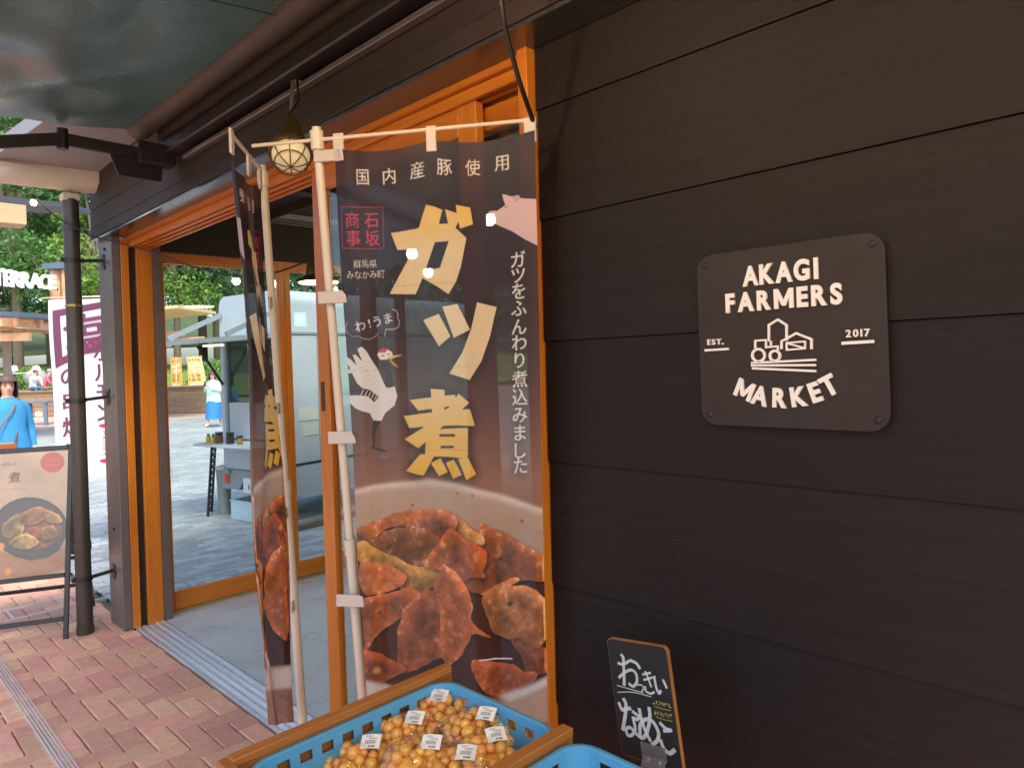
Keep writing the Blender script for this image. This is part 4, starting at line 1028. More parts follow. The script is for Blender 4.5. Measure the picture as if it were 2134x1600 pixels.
_mx = _t.nodes.new('ShaderNodeMixShader'); _mx.inputs[0].default_value = .05; _t.links.new(_t.nodes['Principled BSDF'].outputs[0], _mx.inputs[1]); _t.links.new(_tl.outputs[0], _mx.inputs[2]); _t.links.new(_mx.outputs[0], _o.inputs[0])
grid(fab, 150, 90).build('fabric', FABM, A, True)
MB().tube([(1.17, 3.69, 2.80), (1.17, -3.2, 2.80)], .062, 16).box((1.235, -3.2, 2.73), (1.318, 3.62, 2.93)).build('roller_tube', mat('roller_brown', lin('3c3630'), .5, var=.1), A, auto=40)
for y in (3.662-q*1.5 for q in range(1, 4)): MB().bar((1.16, y, 2.768), (-.5, y, 2.585), .004, .003).build('fabric_seam', mat('seam_dark', lin('1d2522'), .8), A)
AX = 3.645
p0, p1, p2 = Vector((1.16, AX, 2.66)), onY(130, 290, AX), onY(-60, 299, AX)
p2 = p1+(p2-p1).normalized()*.9
for a, b in ((p0, p1), (p1, p2)): MB().bar(a, b, .028, .055, r=.006).build('arm', BLK, A)
MB().tube([p1+Vector((0, 0, -.045)), p1+Vector((0, 0, .045))], .024, 14).build('elbow', BLK, A, auto=40)
bk = MB(); q = [onY(x, y, 3.66) for x, y in ((226, 316), (245, 365), (335, 380), (338, 345), (300, 318))]
bk.prism(q, (0, -.012, 0)); bk.build('end_plate', BLK, A)
MB().bbox((1.13, 3.56, 2.60), (1.30, 3.645, 2.70), .008).build('shoulder_bracket', BLK, A)
MB().bbox((1.24, -3.2, 2.655), (1.315, 3.60, 2.715), .006).build('torsion_bar', BLK, A)
MB().bbox((1.285, -3.2, 2.612), (1.317, 3.45, 2.632), .003).build('mounting_rail', mat('rail_grey', lin('6c6866'), .35, metal=.5), A)
# ================================================================= food banners
POLE = mat('pole_white', lin('cfc4b2'), .4, var=.06, vscale=8); CLIPM = mat('clip_white', lin('bfb4ac'), .5)
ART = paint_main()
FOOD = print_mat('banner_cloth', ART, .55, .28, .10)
def straps(b, items):
    for p, d, w, h in items: MB().obox(p, d, Vector(d).cross(_Z).normalized(), _Z, (w/2, .004, h/2), .002).build('strap', CLIPM, b)
b1 = thing('food_banner', 'tall purple-brown banner showing stew, spread flat in front of the sliding doors', 'banner', (TL.x, TL.y, 0), 0, 'tall food banners on white poles')
grid(main_surf, 40, 90).build('cloth', FOOD, b1, True)
top = BA+Vector((0, 0, .035)); low = atD(755, 1440, 2.13); dirp = (low-top); foot = top+dirp*((top.z-.03)/(top.z-low.z)); mid = top.lerp(foot, .30); m2 = top.lerp(foot, .52)
pl = MB().tube([top, m2], .0125, 12).tube([m2, foot], .0155, 12); pl.build('pole', POLE, b1, auto=40)
for p in (top+Vector((0, 0, -.01)), m2): MB().tube([p, p+(foot-top).normalized()*.05], .0185, 12).build('pole_joint', POLE, b1, auto=40)
bar_d = (BB-BA).normalized()
be = onZ(556, 308, BAR_Z); MB().tube([BA-bar_d*.19, BB], .0052, 8).build('cross_bar', POLE, b1, auto=40)
its = [(_bar(705)+Vector((0, 0, -.025)), bar_d, .03, .075), (_bar(898)+Vector((0, 0, -.025)), bar_d, .028, .068), (_bar(1104)+Vector((0, 0, -.025)), bar_d, .032, .065)]
for v in (.225, .45, .72): p = main_surf(-.02, v); its.append((p-bar_d*.02, bar_d, .085, .035))
its.append((BA+bar_d*.03+Vector((0, 0, -.045)), bar_d, .08, .032)); straps(b1, its)
bs = MB().lathe([(.19, 0), (.19, .02), (.15, .05), (.03, .06), (.022, .13)], (foot.x, foot.y, .0), n=20); bs.build('base', mat('base_white', lin('d4d2cc'), .5), b1, auto=40)
# second banner, seen almost edge-on
b2 = thing('food_banner', 'tall stew banner turned almost edge-on beside the open doorway', 'banner', (1.1, 2.2, 0), 0, 'tall food banners on white poles')
t2 = onZ(547, 358, 2.25); l2 = atD(630, 1490, 2.38); d2 = (l2-t2); f2 = t2+d2*((t2.z-.03)/(t2.z-l2.z)); n2 = onZ(482, 280, 2.25); md = t2.lerp(f2, .46)
MB().tube([t2+Vector((0, 0, .02)), md], .0125, 12).tube([md, f2], .0155, 12).build('pole', POLE, b2, auto=40)
for p in (t2, md): MB().tube([p, p+d2.normalized()*.05], .0185, 12).build('pole_joint', POLE, b2, auto=40)
MB().tube([t2, n2], .0052, 8).build('cross_bar', POLE, b2, auto=40)
e2 = (n2-t2).normalized(); nn = e2.cross(_Z).normalized()
A0 = t2+e2*.03+Vector((0, 0, -.05)); A1 = n2-e2*.01+Vector((0, 0, -.055))
B0 = atD(622, 1500, 2.33); B1 = atD(566, 1512, 2.10)
def edge_surf(u, v):
    p = (A0*(1-u)+A1*u)*(1-v)+(B0*(1-u)+B1*u)*v
    w = .022*math.sin(u*9+v*1.5)*(.35+.65*v)+.014*math.sin(u*17-v*3)*(.3+.7*v)+.012*math.sin(v*7+u*3)
    return p+nn*w-Vector((0, 0, .03*math.sin(math.pi*u)*(1-v)**5))
grid(edge_surf, 40, 90).build('cloth', FOOD, b2, True)
its = [(t2+e2*.04+Vector((0, 0, -.03)), e2, .03, .08), (t2.lerp(n2, .5)+Vector((0, 0, -.03)), e2, .028, .07), (n2+Vector((0, 0, -.02)), e2, .03, .07)]
for v in (.22, .42, .62, .8): p = t2.lerp(f2, (2.25-edge_surf(0, v).z)/(2.25)); its.append((p+e2*.01, e2, .06, .035))
straps(b2, its)
MB().lathe([(.19, 0), (.19, .02), (.15, .05), (.03, .06), (.022, .13)], (f2.x, f2.y, 0), n=20).build('base', MATS['base_white'], b2, auto=40)

# ================================================================= caged lamp on the beam
WARM = (1, .72, .40)
BRZ = mat('bronze', lin('7a6742'), .35, metal=.75, var=.12, vscale=20)
L1 = onX(606, 262, 1.16); L2 = onX(620, 342, 1.16); ax = (L2-L1).normalized()
ax = (ax+Vector((-.35, -.35, 0))).normalized()
LP = thing('caged_lamp', 'bronze caged work lamp hanging from the dark beam above the doorway', 'lamp', L1)
MB().lathe([(.0, -.03), (.022, -.03), (.026, 0), (.034, .012), (.034, .06), (.05, .085), (.055, .12), (.07, .135), (.07, .15), (.062, .152)], L1, ax, 20).build('housing', BRZ, LP, auto=35)
MB().lathe([(.06, .150), (.058, .165), (.045, .185), (.02, .196), (0, .198)], L1, ax, 20).build('lens', mat('lens_cream', lin('e0cfa0'), .3, emit=(1, .8, .5), estr=.10), LP, True)
cg = MB(); q = ax.to_track_quat('Z', 'Y')
for k in range(4):
    a = math.pi*k/4; cg.tube([L1+q @ Vector((.068*math.cos(t)*math.cos(a), .068*math.cos(t)*math.sin(a), .15+.062*math.sin(t))) for t in np.linspace(0, math.pi, 11)], .0022, 5)
cg.tube([L1+q @ Vector((.05*math.cos(t), .05*math.sin(t), .192)) for t in np.linspace(0, 2*math.pi, 19)], .0022, 5)
cg.build('cage', BRZ, LP, True)
ck = onX(610, 168, 1.29); hk = MB(); hk.bbox(ck+Vector((0, -.02, -.035)), ck+Vector((.03, .02, .035)), .004); hk.tube([ck, ck.lerp(L1, .5)+Vector((.0, 0, .01)), L1], .006, 8)
hk.build('hanger', mat('clip_grey', lin('8f8a84'), .45, metal=.4), LP)
MB().tube([ck+Vector((.01, -.06, .08)), ck+Vector((-.01, -.05, -.02)), L1.lerp(ck, .45)+Vector((0, -.05, 0)), L1+Vector((0, .03, .03)), L1+ax*.0], .0045, 7).build('cord', BLK, LP, True)

# ================================================================= cords
CORD = mat('cord_black', lin('171515'), .5)
k = [atD(1036, -60, 1.60), atD(1052, 60, 1.66), atD(1082, 170, 1.74), atD(1116, 268, 1.84)]
MB().tube(k, .0062, 8).build('sagging_lead', CORD, None, True, label='thick black cord slanting down to the right end of the banner bar', cat='cord')
pts = [onY(x, y, yy) for x, y, yy in ((75, 418, 5.0), (120, 455, 4.96), (190, 492, 4.85), (255, 508, 4.6), (330, 530, 4.2), (400, 556, 3.9), (470, 573, 3.65), (520, 577, 3.5), (580, 567, 3.4), (640, 545, 3.3), (700, 512, 3.2))]
MB().tube(pts, .0045, 7).build('sagging_cable', CORD, None, True, label='thin black cable sagging across the open doorway from gutter to banner pole', cat='cable')
bp = onY(70, 422, 5.0)
# string of warm bulbs under the awning, whose glints show on the bags
BC = [Vector((.62, 1.12, 2.46)), Vector((.52, .45, 2.44)), Vector((.48, -.25, 2.45)), Vector((.5, -1.0, 2.47))]
SL = thing('bulb_string', 'string of warm bulbs hung under the awning above the display', 'bulb string', BC[0])
MB().tube([(1.25, 1.5, 2.6)]+[b+Vector((0, 0, .075)) for b in BC]+[(.6, -1.2, 2.6)], .005, 6).build('cable', CORD, SL, True)
for b in BC:
    MB().lathe([(.012, .075), (.018, .06), (.018, .035)], b, n=10).build('socket', CORD, SL, True)
    MB().lathe([(0, -.045), (.022, -.038), (.036, -.012), (.034, .012), (.018, .036)], b, n=14).build('globe', emitter('bulb_bright', (1, .70, .40), 95), SL, True)
BU = thing('string_bulb', 'small lit bulb hanging under the cream gutter', 'bulb', bp)
MB().lathe([(.008, .045), (.012, .03), (.014, .015)], bp, n=10).build('socket', CORD, BU, True)
MB().lathe([(.0, -.022), (.012, -.018), (.018, 0), (.012, .014), (.008, .016)], bp, n=12).build('globe', emitter('bulb_warm', (1, .75, .4), 6), BU, True)

# ================================================================= inside the shop: pendants, exit sign
def pendant(p, lab, s=1.0, watt=14):
    t = thing('pendant_lamp', lab, 'lamp', p, 0, 'warm pendant lamps inside the shop')
    MB().lathe([(.02*s, .16*s), (.05*s, .15*s), (.075*s, .11*s), (.085*s, .04*s), (.15*s, .0), (.155*s, -.012*s), (.145*s, -.012*s)], p, n=24).build('shade', BRZ, t, auto=30)
    if s > .5: MB().lathe([(.14*s, -.004), (.13*s, -.014), (0, -.022)], p, n=20).build('diffuser', emitter('pendant_glow', (1, .72, .42), 14), t, True)
    MB().tube([p+Vector((0, 0, .15*s)), (p.x, p.y, 2.72)], .004, 6).build('cord', CORD, t)
    if s < .5: MB().ball(p+Vector((0, 0, -.03)), .038).build('bulb', emitter('spot_glow', (1, .75, .45), 40), t, True)
    return t
pp = onY(664, 585, 4.0); pendant(pp, 'bronze pendant lamp glowing between the door stile and the glass wall', .9)
for px, py, x, lab in ((1020, 448, 3.0, 'lit spot lamp glimmering through the banner cloth beside the pig drawing'), (858, 520, 3.0, 'lit spot lamp glimmering through the first big yellow character'), (892, 560, 3.4, 'faint spot lamp glimmering under the first big yellow character')):
    pendant(onX(px, py, x), lab, .32)
# real exit sign on the inside, seen mirrored in the end glass
xp = onY(628, 665, 4.95*2-2.0); xp.y = 2.0
EX = thing('exit_sign', 'small green lit exit sign mirrored in the end glass over the truck', 'exit sign', xp)
MB().bbox(xp+Vector((-.075, -.02, -.085)), xp+Vector((.075, .0, .085)), .004).build('case', mat('exit_case', lin('d8d8d8'), .5), EX)
MB().box(xp+Vector((-.07, .001, -.08)), xp+Vector((.07, .004, .08))).build('face', emitter('exit_green', (.03, .75, .25), 11), EX)
ex = MB(); ex.box(xp+Vector((-.05, .005, -.05)), xp+Vector((-.005, .0065, .05))); ex.tube([xp+Vector((.035, .006, -.05)), xp+Vector((.02, .006, .0)), xp+Vector((.035, .006, .03))], .008, 6); ex.ball(xp+Vector((.038, .006, .05)), (.012, .004, .012))
ex.build('pictogram', emitter('exit_white', (.5, 1, .7), 4), EX)
MB().tube([xp+Vector((0, -.01, .12)), (xp.x, xp.y-.01, 2.72)], .006, 6).build('hanger', CORD, EX)
# produce shelf deep in the shop
SH = thing('produce_shelf', 'pale shelf unit far inside the shop behind the banner', 'shelf', (5.6, .6, 0))
for z in (.3, .8, 1.3, 1.75): MB().bbox((5.3, -.6, z), (6.1, 2.0, z+.03), .004).build('board', INW, SH)
for y in (-.6, .7, 1.97): MB().bbox((5.3, y, 0), (6.1, y+.03, 1.9), .003).build('upright', INW, SH)

# ================================================================= A-board at left
AB = thing('a_board', 'black framed A-board with stew poster standing by the downpipe', 'A-board', (.78, 5.11, 0))
r0 = onZ(137, 1330, 0); ux = Vector((.9, -.436, 0)).normalized(); nx = Vector((-.436, -.9, 0)).normalized()
wid = .62; tl_ = atD(158, 926, (r0-EYE).dot(FW)*1.045)
up_v = (tl_-r0); up_v -= ux*up_v.dot(ux)*.55; Lh = up_v.length; uv = up_v.normalized(); fn_ = ux.cross(uv).normalized()
if fn_.dot(EYE-r0) < 0: fn_ = -fn_
def ab(x, y, z=0): return r0-ux*x+uv*y+fn_*z
FRM = mat('frame_black', lin('1d1f22'), .3, var=.05)
fz = MB()
fz.obox(ab(0, Lh/2), uv, ux, fn_, (Lh/2, .014, .011), .003); fz.obox(ab(wid, Lh/2), uv, ux, fn_, (Lh/2, .014, .011), .003)
P0 = .38
for y in (Lh-.014, P0, .12): fz.obox(ab(wid/2, y), ux, uv, fn_, (wid/2-.014, .014, .0105), .003)
fz.build('front_frame', FRM, AB)
a_, b_, c_, d_ = ab(wid-.014, P0, .002), ab(.014, P0, .002), ab(.014, Lh-.02, .002), ab(wid-.014, Lh-.02, .002)
def poster_q(px, py):
    d = ray(px, py); o_ = a_-EYE; k = o_.dot(fn_)/d.dot(fn_); p = EYE+d*k-d_
    return p.dot(ux)/(wid-.028)*380, -p.dot(uv)/(Lh-.02-P0)*460
pm_ = grid(lambda u, v: d_.lerp(c_, u).lerp(a_.lerp(b_, u), v), 1, 1); pm_.build('poster', print_mat('poster_print', paint_poster(poster_q)*.76, .35, coat=1.0, bump=.25), AB)
MB().prism([a_-fn_*.003, b_-fn_*.003, c_-fn_*.003, d_-fn_*.003], -fn_*.004).build('poster_back', mat('poster_backing', lin('6d7076'), .5), AB)
back = -Vector((fn_.x, fn_.y, 0)).normalized()
bz = MB(); hinge = Lh-.03
for x in (.0, wid):
    p = ab(x, hinge, -.02); q = Vector((p.x, p.y, 0))+back*.42; bz.bar(p, q, .022, .028)
p, q = [Vector((ab(x, hinge).x, ab(x, hinge).y, 0)) for x in (0, wid)]
for f in (.84, .66): bz.bar(ab(.0, hinge, -.02).lerp(p+back*.42, f), ab(wid, hinge, -.02).lerp(q+back*.42, f), .02, .022)
bz.build('rear_frame', FRM, AB)
rp = [ab(x, hinge, -.02).lerp(Vector((ab(x, hinge).x, ab(x, hinge).y, 0))+back*.42, f) for x, f in ((.02, .04), (wid-.02, .04), (wid-.02, .64), (.02, .64))]
MB().prism(rp, back*.006).build('rear_panel', MATS['poster_backing'], AB)

# ================================================================= nobori banners
def nobori(name_lab, base, ux, w, h, ztop, m, pole_side, group, lean=0, cat='banner', baseR=.2, nm='nobori_banner'):
    t = thing(nm, name_lab, cat, base, 0, group); ux = Vector(ux).normalized(); nv = ux.cross(_Z)
    P = Vector(base)+ux*(pole_side*w/2); ln = Vector(ux)*lean
    MB().tube([P, P+Vector((0, 0, ztop+.05-base[2]))+ln], [.016, .012], 8).build('pole', POLE, t, True)
    topc = Vector((base[0], base[1], ztop+.02))+ln; MB().tube([topc-ux*(w/2+.05), topc+ux*(w/2+.05)], .007, 6).build('cross_bar', POLE, t, True)
    def f(u, v): 
        p = Vector((base[0], base[1], ztop))+ux*((u-.5)*w*.97)+ln*(1-v*.8)-_Z*(h*v); return p+nv*(.02*math.sin(u*6+v*4)*v+.01*math.sin(v*9))
    g = grid(f, 12, 26); g.build('cloth', m, t, True)
    MB().bbox(Vector((P.x-baseR, P.y-baseR*.8, base[2])), Vector((P.x+baseR, P.y+baseR*.8, base[2]+.16)), .03).build('base', MATS['base_white'], t)
    return t
gp = atD(183, 700, 6.45); nobori('white banner with purple lettering standing behind the downpipe', (gp.x, gp.y, 0), (.74, -.67, 0), .62, 1.62, 2.30, print_mat('grill_cloth', paint_grill(), .6, .35, .02), 1, None, -.04, baseR=.09)
for i, (px, py, k, lab) in enumerate(((370, 838, 2, 'orange-yellow banner nearest the left edge of the glass wall'), (408, 836, 0, 'pale yellow banner, left one of the close pair by the terrace'), (424, 838, 1, 'yellow banner with slanting pole next to the woman with the phone'))):
    g_ = onZ(px, py, 0); g_ = EYE+(g_-EYE)*.82; g_.z = 0
    nobori(lab, (g_.x, g_.y, 0), (.75, -.66, 0), .62 if i else .5, 1.75, 2.25, print_mat('yellow_cloth_%d' % i, paint_yellow(k), .6, .35), 0 if i < 2 else 1, 'yellow banners by the terrace', 0 if i < 2 else -.35, baseR=.28)

# ================================================================= display stand with blue crates
ST = thing('display_stand', 'orange-brown wooden display stand holding the blue crates', 'stand', (.85, .9, 0))
PINE = wood('stand_timber', lin('8a5020'), lin('b37232'), 'X', .55, 16, .2, .06); PINEZ = wood('stand_timber_z', lin('8a5020'), lin('b37232'), 'Z', .55, 16, .2, .06)
def rail(y, x0, x1, nm='side_board'):
    r = MB().bbox((x0, y-.011, .60), (x1, y+.011, .80), .003); r.build(nm, PINE, ST)
    MB().bbox((x0-.003, y-.016, .785), (x1-.004, y+.016, .803), .003).build('cap_strip', PINE, ST)
rail(1.462, .60, 1.188); rail(1.022, .60, 1.160); rail(.575, .60, 1.16)
MB().bbox((.575, .56, .59), (.599, 1.478, .80), .003).build('front_board', wood('stand_timber_y', lin('8a5020'), lin('b37232'), 'Y', .55, 16, .2, .06), ST)
MB().bbox((.60, .565, .575), (1.16, 1.47, .598), .003).build('shelf', PINE, ST)
for x in (.60, 1.12):
    for y in (.57, 1.43): MB().bbox((x, y, 0), (x+.04, y+.04, .5745), .003).build('leg', PINEZ, ST)
BLUE = mat('crate_blue', lin('58a4cc'), .38, var=.08, vscale=7, dirt=.12)
def rrect(w, d, r, n=6):
    """rounded rectangle as (point at arc length) function"""
    pts = []
    for cx, cy, a0 in ((w/2-r, d/2-r, 0), (-w/2+r, d/2-r, 90), (-w/2+r, -d/2+r, 180), (w/2-r, -d/2+r, 270)):
        for k in range(n+1): a = R(a0+90*k/n); pts.append(Vector((cx+r*math.cos(a), cy+r*math.sin(a), 0)))
    pts.append(pts[0].copy()); cum = [0]
    for a, b in zip(pts, pts[1:]): cum.append(cum[-1]+(b-a).length)
    return pts, cum
def crate(cx, cy, zt, w, d, h, lab, tilt=0):
    t = thing('blue_crate', lab, 'crate', (cx, cy, zt-h), 0, 'blue plastic crates')
    Rr = .05; pts, cum = rrect(w, d, Rr); total = cum[-1]
    def at(s):
        s = s % total
        for i in range(len(cum)-1):
            if s <= cum[i+1]+1e-9: f = (s-cum[i])/(cum[i+1]-cum[i]+1e-12); return pts[i].lerp(pts[i+1], f)
    nrm = lambda s: (at(s+.002)-at(s-.002)).normalized().cross(_Z)
    def fn(s, z, tk): 
        sc_ = 1-.05*(1-z/h); p = at(s)*sc_; q = nrm(s); return Vector((cx, cy, zt-h))+p+Vector((0, 0, z))-q*tk
    us = [0]; k = 0
    holes = set(); marks = sorted(set(round(c_, 5) for c_ in cum)); 
    # straight sides get slots
    us = list(marks)
    seg = [(a, b) for a, b in zip(marks, marks[1:]) if b-a > .12]
    slot_u = []; fine_u = []
    for a, b in seg:
        L_ = b-a; n = max(3, int(L_/.05)); 
        for q in range(n): c0 = a+(q+.5)*L_/n; slot_u.append((c0-.015, c0+.015))
        nf = int(L_/.012)
        for q in range(nf):
            c0 = a+(q+.5)*L_/nf
            if q % 8 < 6: fine_u.append((c0-.0025, c0+.0025))
    us = sorted(set([round(x, 5) for x in us]+[round(x, 5) for p in slot_u+fine_u for x in p]))
    vs = [0, .03, h-.075, h-.045, h-.034, h-.012, h]
    def inside(x, L_): return any(p[0] < x < p[1] for p in L_)
    mids = [(a+b)/2 for a, b in zip(us, us[1:])]
    sl = [inside(x, slot_u) for x in mids]; fi = [inside(x, fine_u) for x in mids]
    def solid(i, j): return not ((j == 4 and sl[i]) or (j == 1 and fi[i]))
    m = MB().holed(us, vs, solid, fn, .003)
    m.build('crate_wall', BLUE, t)
    # rolled rim
    rim = MB(); P, _ = rrect(w+.004, d+.004, Rr+.002, 8); P = P[:-1]; n = len(P); prof = [(-.004, 0), (-.004, .004), (-.001, .006), (.010, .006), (.012, .004), (.012, -.010), (.0095, -.010), (.0095, .0)]
    for p in P:
        nr = Vector((p.x-max(-w/2+Rr, min(w/2-Rr, p.x)), p.y-max(-d/2+Rr, min(d/2-Rr, p.y)), 0)).normalized()
        for a, b in prof: rim.v.append(tuple(Vector((cx, cy, zt))+p+nr*a+Vector((0, 0, b))))
    K = len(prof)
    for i in range(n):
        for j in range(K): rim.f.append((i*K+j, ((i+1) % n)*K+j, ((i+1) % n)*K+(j+1) % K, i*K+(j+1) % K)); rim.mi.append(0)
    rim.build('rim', BLUE, t, auto=50)
    MB().box((cx-w*.47, cy-d*.46, zt-h+.001), (cx+w*.47, cy+d*.46, zt-h+.005)).build('bottom', BLUE, t)
    return t
crate(.885, 1.243, .775, .525, .385, .17, 'blue plastic crate full of bagged mushrooms')
crate(.885, .80, .775, .525, .385, .17, 'empty blue crate beside the small chalkboard')
# bags of mushrooms
CAP = mat('mushroom_cap', lin('f0b04a'), .25, var=.12, vscale=14, rand=.12, coat=.5); STEM = mat('mushroom_stem', lin('ecd09a'), .5, rand=.1)
FILM = glass('bag_film', (1, 1, 1), .03, 1.2, 70)
cap = MB(); cap.slot(0).lathe([(0, .013), (.007, .0118), (.0115, .007), (.0130, .0), (.0115, -.005), (.004, -.007)], n=12); cap.slot(1).lathe([(.0035, -.03), (.0045, -.018), (.0035, -.006)], n=8)
capme = cap.mesh('mushroom', [CAP, STEM], True)
LABEL = print_mat('price_label', paint_label(), .5)
BAGS = [(915, 1488, .762, .058, .045, 'bag at the far corner of the crate, its label on the right'), (836, 1535, .755, .062, .05, 'bag by the left crate wall with its label at the upper right'), (985, 1525, .772, .055, .048, 'bag in the crate middle with a square label facing up'),
        (1035, 1538, .745, .055, .045, 'bag close to the right board with its label turned sideways'), (742, 1590, .745, .06, .05, 'bag at the near left of the crate showing stems'), (868, 1590, .765, .058, .045, 'bag at the crate front with a curled label'),
        (1005, 1580, .770, .055, .05, 'deep orange bag next to the right board, price label at its edge'), (940, 1612, .760, .055, .05, 'bag cut by the bottom picture edge between two others')]
rs = random.Random(3)
for i, (px, py, z, rx, ry, lab) in enumerate(BAGS):
    z -= .022; rx *= 1.16; p = onZ(px, py, z-.02); rz = rs.uniform(-.6, .6); t = thing('mushroom_bag', 'clear '+lab, 'mushroom bag', (p.x, p.y, z-.06), 0, 'bags of nameko mushrooms in the crate')
    hz = .042; done = []; tries = 0
    while len(done) < 46 and tries < 2500:
        tries += 1
        d = Vector((rs.gauss(0, 1), rs.gauss(0, 1), abs(rs.gauss(0, 1))-.25)).normalized(); q = Vector((d.x*rx, d.y*rx, d.z*hz)); s_ = rs.uniform(.75, 1.3)
        if any((q-e[0]).length < .0125*(s_+e[1])*.78 for e in done): continue
        done.append((q, s_)); o = bpy.data.objects.new('mushroom', capme); link(o); put(o, t, True); o.location = q+Vector((0, 0, .03)); o.scale = (s_, s_, s_)
        o.rotation_mode = 'QUATERNION'; o.rotation_quaternion = (d+Vector((rs.gauss(0, .25), rs.gauss(0, .25), .1))).to_track_quat('Z', 'Y')
    MB().ball((0, 0, .03), (rx*.86, rx*.86, hz*.80), 14, 10).build('mushroom_mass', CAP, t, True, True)
    def film(u, v):
        th = u*2*math.pi; ph = v*math.pi*.62; r_ = 1+.05*mnoise.noise(Vector((math.cos(th)*3, math.sin(th)*3, v*5+i)))
        x, y, zz = math.sin(ph)*math.cos(th), math.sin(ph)*math.sin(th), math.cos(ph); pw = .75
        x = math.copysign(abs(x)**pw, x); y = math.copysign(abs(y)**pw, y)
        return ((rx+.012)*x*r_*1.05, (rx+.012)*y*r_, .03+(hz+.014)*zz*r_)
    grid(film, 26, 12).build('film', FILM, t, True, True)
    # crimped empty end of the bag
    a = rs.uniform(.6, 2.2); ex_ = Vector((math.cos(a), math.sin(a), 0)); ey_ = Vector((-math.sin(a), math.cos(a), 0))
    def flap(u, v): return ex_*(rx*.75+.05*v)+ey_*((u-.5)*.085*(1-.15*v))+Vector((0, 0, .05+.018*v+.006*math.sin(u*11+v*5)))
    grid(flap, 12, 5).build('crimped_end', FILM, t, True, True)
    c0 = Vector((.028, -.028, hz+.05))*1; ax_ = Vector((.72, -.69, 0)); ax_ = Matrix.Rotation(rs.uniform(-.35, .35), 3, 'Z') @ ax_; ay_ = Vector((-ax_.y, ax_.x, .0))+Vector((.0, 0, .35)); ay_.normalize()
    c0 = ax_*(.034 if i not in (0, 3) else .0)+ay_*.004+Vector((0, 0, hz+.046-(.004)))
    lb = grid(lambda u, v: c0+ax_*((u-.5)*.044)+ay_*((.5-v)*.039)+ax_.cross(ay_)*(.003*math.cos((u-.5)*3)), 6, 2); lb.build('price_label', LABEL, t, True, True)

# chalkboard clipped to the near crate
cor = [onX(px, py, 1.30) for px, py in ((1290, 1335), (1418, 1358), (1395, 1595), (1270, 1560))]
CB = thing('chalkboard', 'small black chalkboard with white brush lettering clipped to the crate', 'chalkboard', cor[3].lerp(cor[2], .5))
xa = (cor[1]-cor[0]+cor[2]-cor[3]).normalized(); ya = (cor[0]-cor[3]+cor[1]-cor[2]).normalized(); ya = (ya-xa*ya.dot(xa)).normalized(); na = xa.cross(ya)
ctr = sum(cor, Vector())/4; hw = ((cor[1]-cor[0]).length+(cor[2]-cor[3]).length)/4; hh = ((cor[0]-cor[3]).length+(cor[1]-cor[2]).length)/4
if na.x > 0: na = -na
pl_ = []
for cx, cy, a0 in ((hw-.012, hh-.012, 0), (-hw+.012, hh-.012, 90), (-hw+.012, -hh+.012, 180), (hw-.012, -hh+.012, 270)):
    for k in range(5): a = R(a0+22.5*k); pl_.append((cx+.012*math.cos(a), cy+.012*math.sin(a)))
MB().prism([ctr+xa*x+ya*y for x, y in pl_], -na*.010).build('board', wood('board_edge', lin('8a5526'), lin('b0763a'), 'Z', .5), CB)
fc = MB(); fc.uv = [((x/hw+1)/2, (y/hh+1)/2) for x, y in [(q[0]*.985, q[1]*.99) for q in pl_]]
fc.v = [tuple(ctr+xa*x*.985+ya*y*.99+na*.0008) for x, y in pl_]; fc.f = [tuple(range(len(pl_)))]; fc.mi = [0]; fc.build('face', print_mat('chalk_print', paint_chalk(), .6), CB)
CLR = mat('clip_plastic', lin('8a8482'), .25); CLR.node_tree.nodes['Principled BSDF'].inputs['Alpha'].default_value = .45
cp = ctr+xa*.012-ya*(hh-.028)+na*.004
cl_ = MB().obox(cp, xa, ya, na, (.033, .016, .0015), .001); cl_.obox(cp-ya*.022+na*.006, xa, (ya-na*.6).normalized(), na, (.030, .012, .0015), .001); cl_.build('plastic_clip', CLR, CB)
for s_ in (-.014, .016): MB().tube([cp+xa*s_-ya*.018+na*.001, cp+xa*s_-ya*.018+na*.006], .004, 8).build('rivet', STEEL, CB)
# ================================================================= food truck outside the glass
TW = mat('truck_white', lin('b6c2c8'), .35, var=.05, vscale=3, coat=.3, dirt=.1); TG = mat('truck_grey', lin('8d989d'), .4, var=.06, vscale=4, dirt=.1); TD = mat('truck_dark', lin('26262a'), .6)
e1 = Vector((-.168, .985, 0)).normalized(); e2v = Vector((.985, .168, 0)).normalized(); TWd = 1.45; TL_ = 3.0; KA = .78; N0 = Vector((3.276, 7.88, 0))-e1*TWd*KA
def tk(a, b, z): return N0+e1*a*KA+e2v*b+Vector((0, 0, z))     # a across the rear, b along the side
T = thing('food_truck', 'pale grey kitchen truck with raised rear hatch parked outside the glass', 'truck', N0)
# body: rear profile rounded on top
pf = []
zt_, zb_ = 2.42, .52; r_ = .14
pf = [(0, zb_), (TWd, zb_), (TWd, zt_-r_)]+[(TWd-r_+r_*math.cos(R(k*15)), zt_-r_+r_*math.sin(R(k*15))) for k in range(1, 7)]+[(r_-r_*math.sin(R(k*15)), zt_-r_+r_*math.cos(R(k*15))) for k in range(0, 7)]
op = (.10, 1.35, .84, 1.92)                       # serving opening a0,a1,z0,z1
bd = MB()
n = len(pf)
for i in range(n):
    a, b = pf[i], pf[(i+1) % n]; bd.quad(tk(a[0], 0, a[1]), tk(a[0], TL_, a[1]), tk(b[0], TL_, b[1]), tk(b[0], 0, b[1]))
bd._add([tk(a, TL_, z) for a, z in pf], [tuple(range(n))])
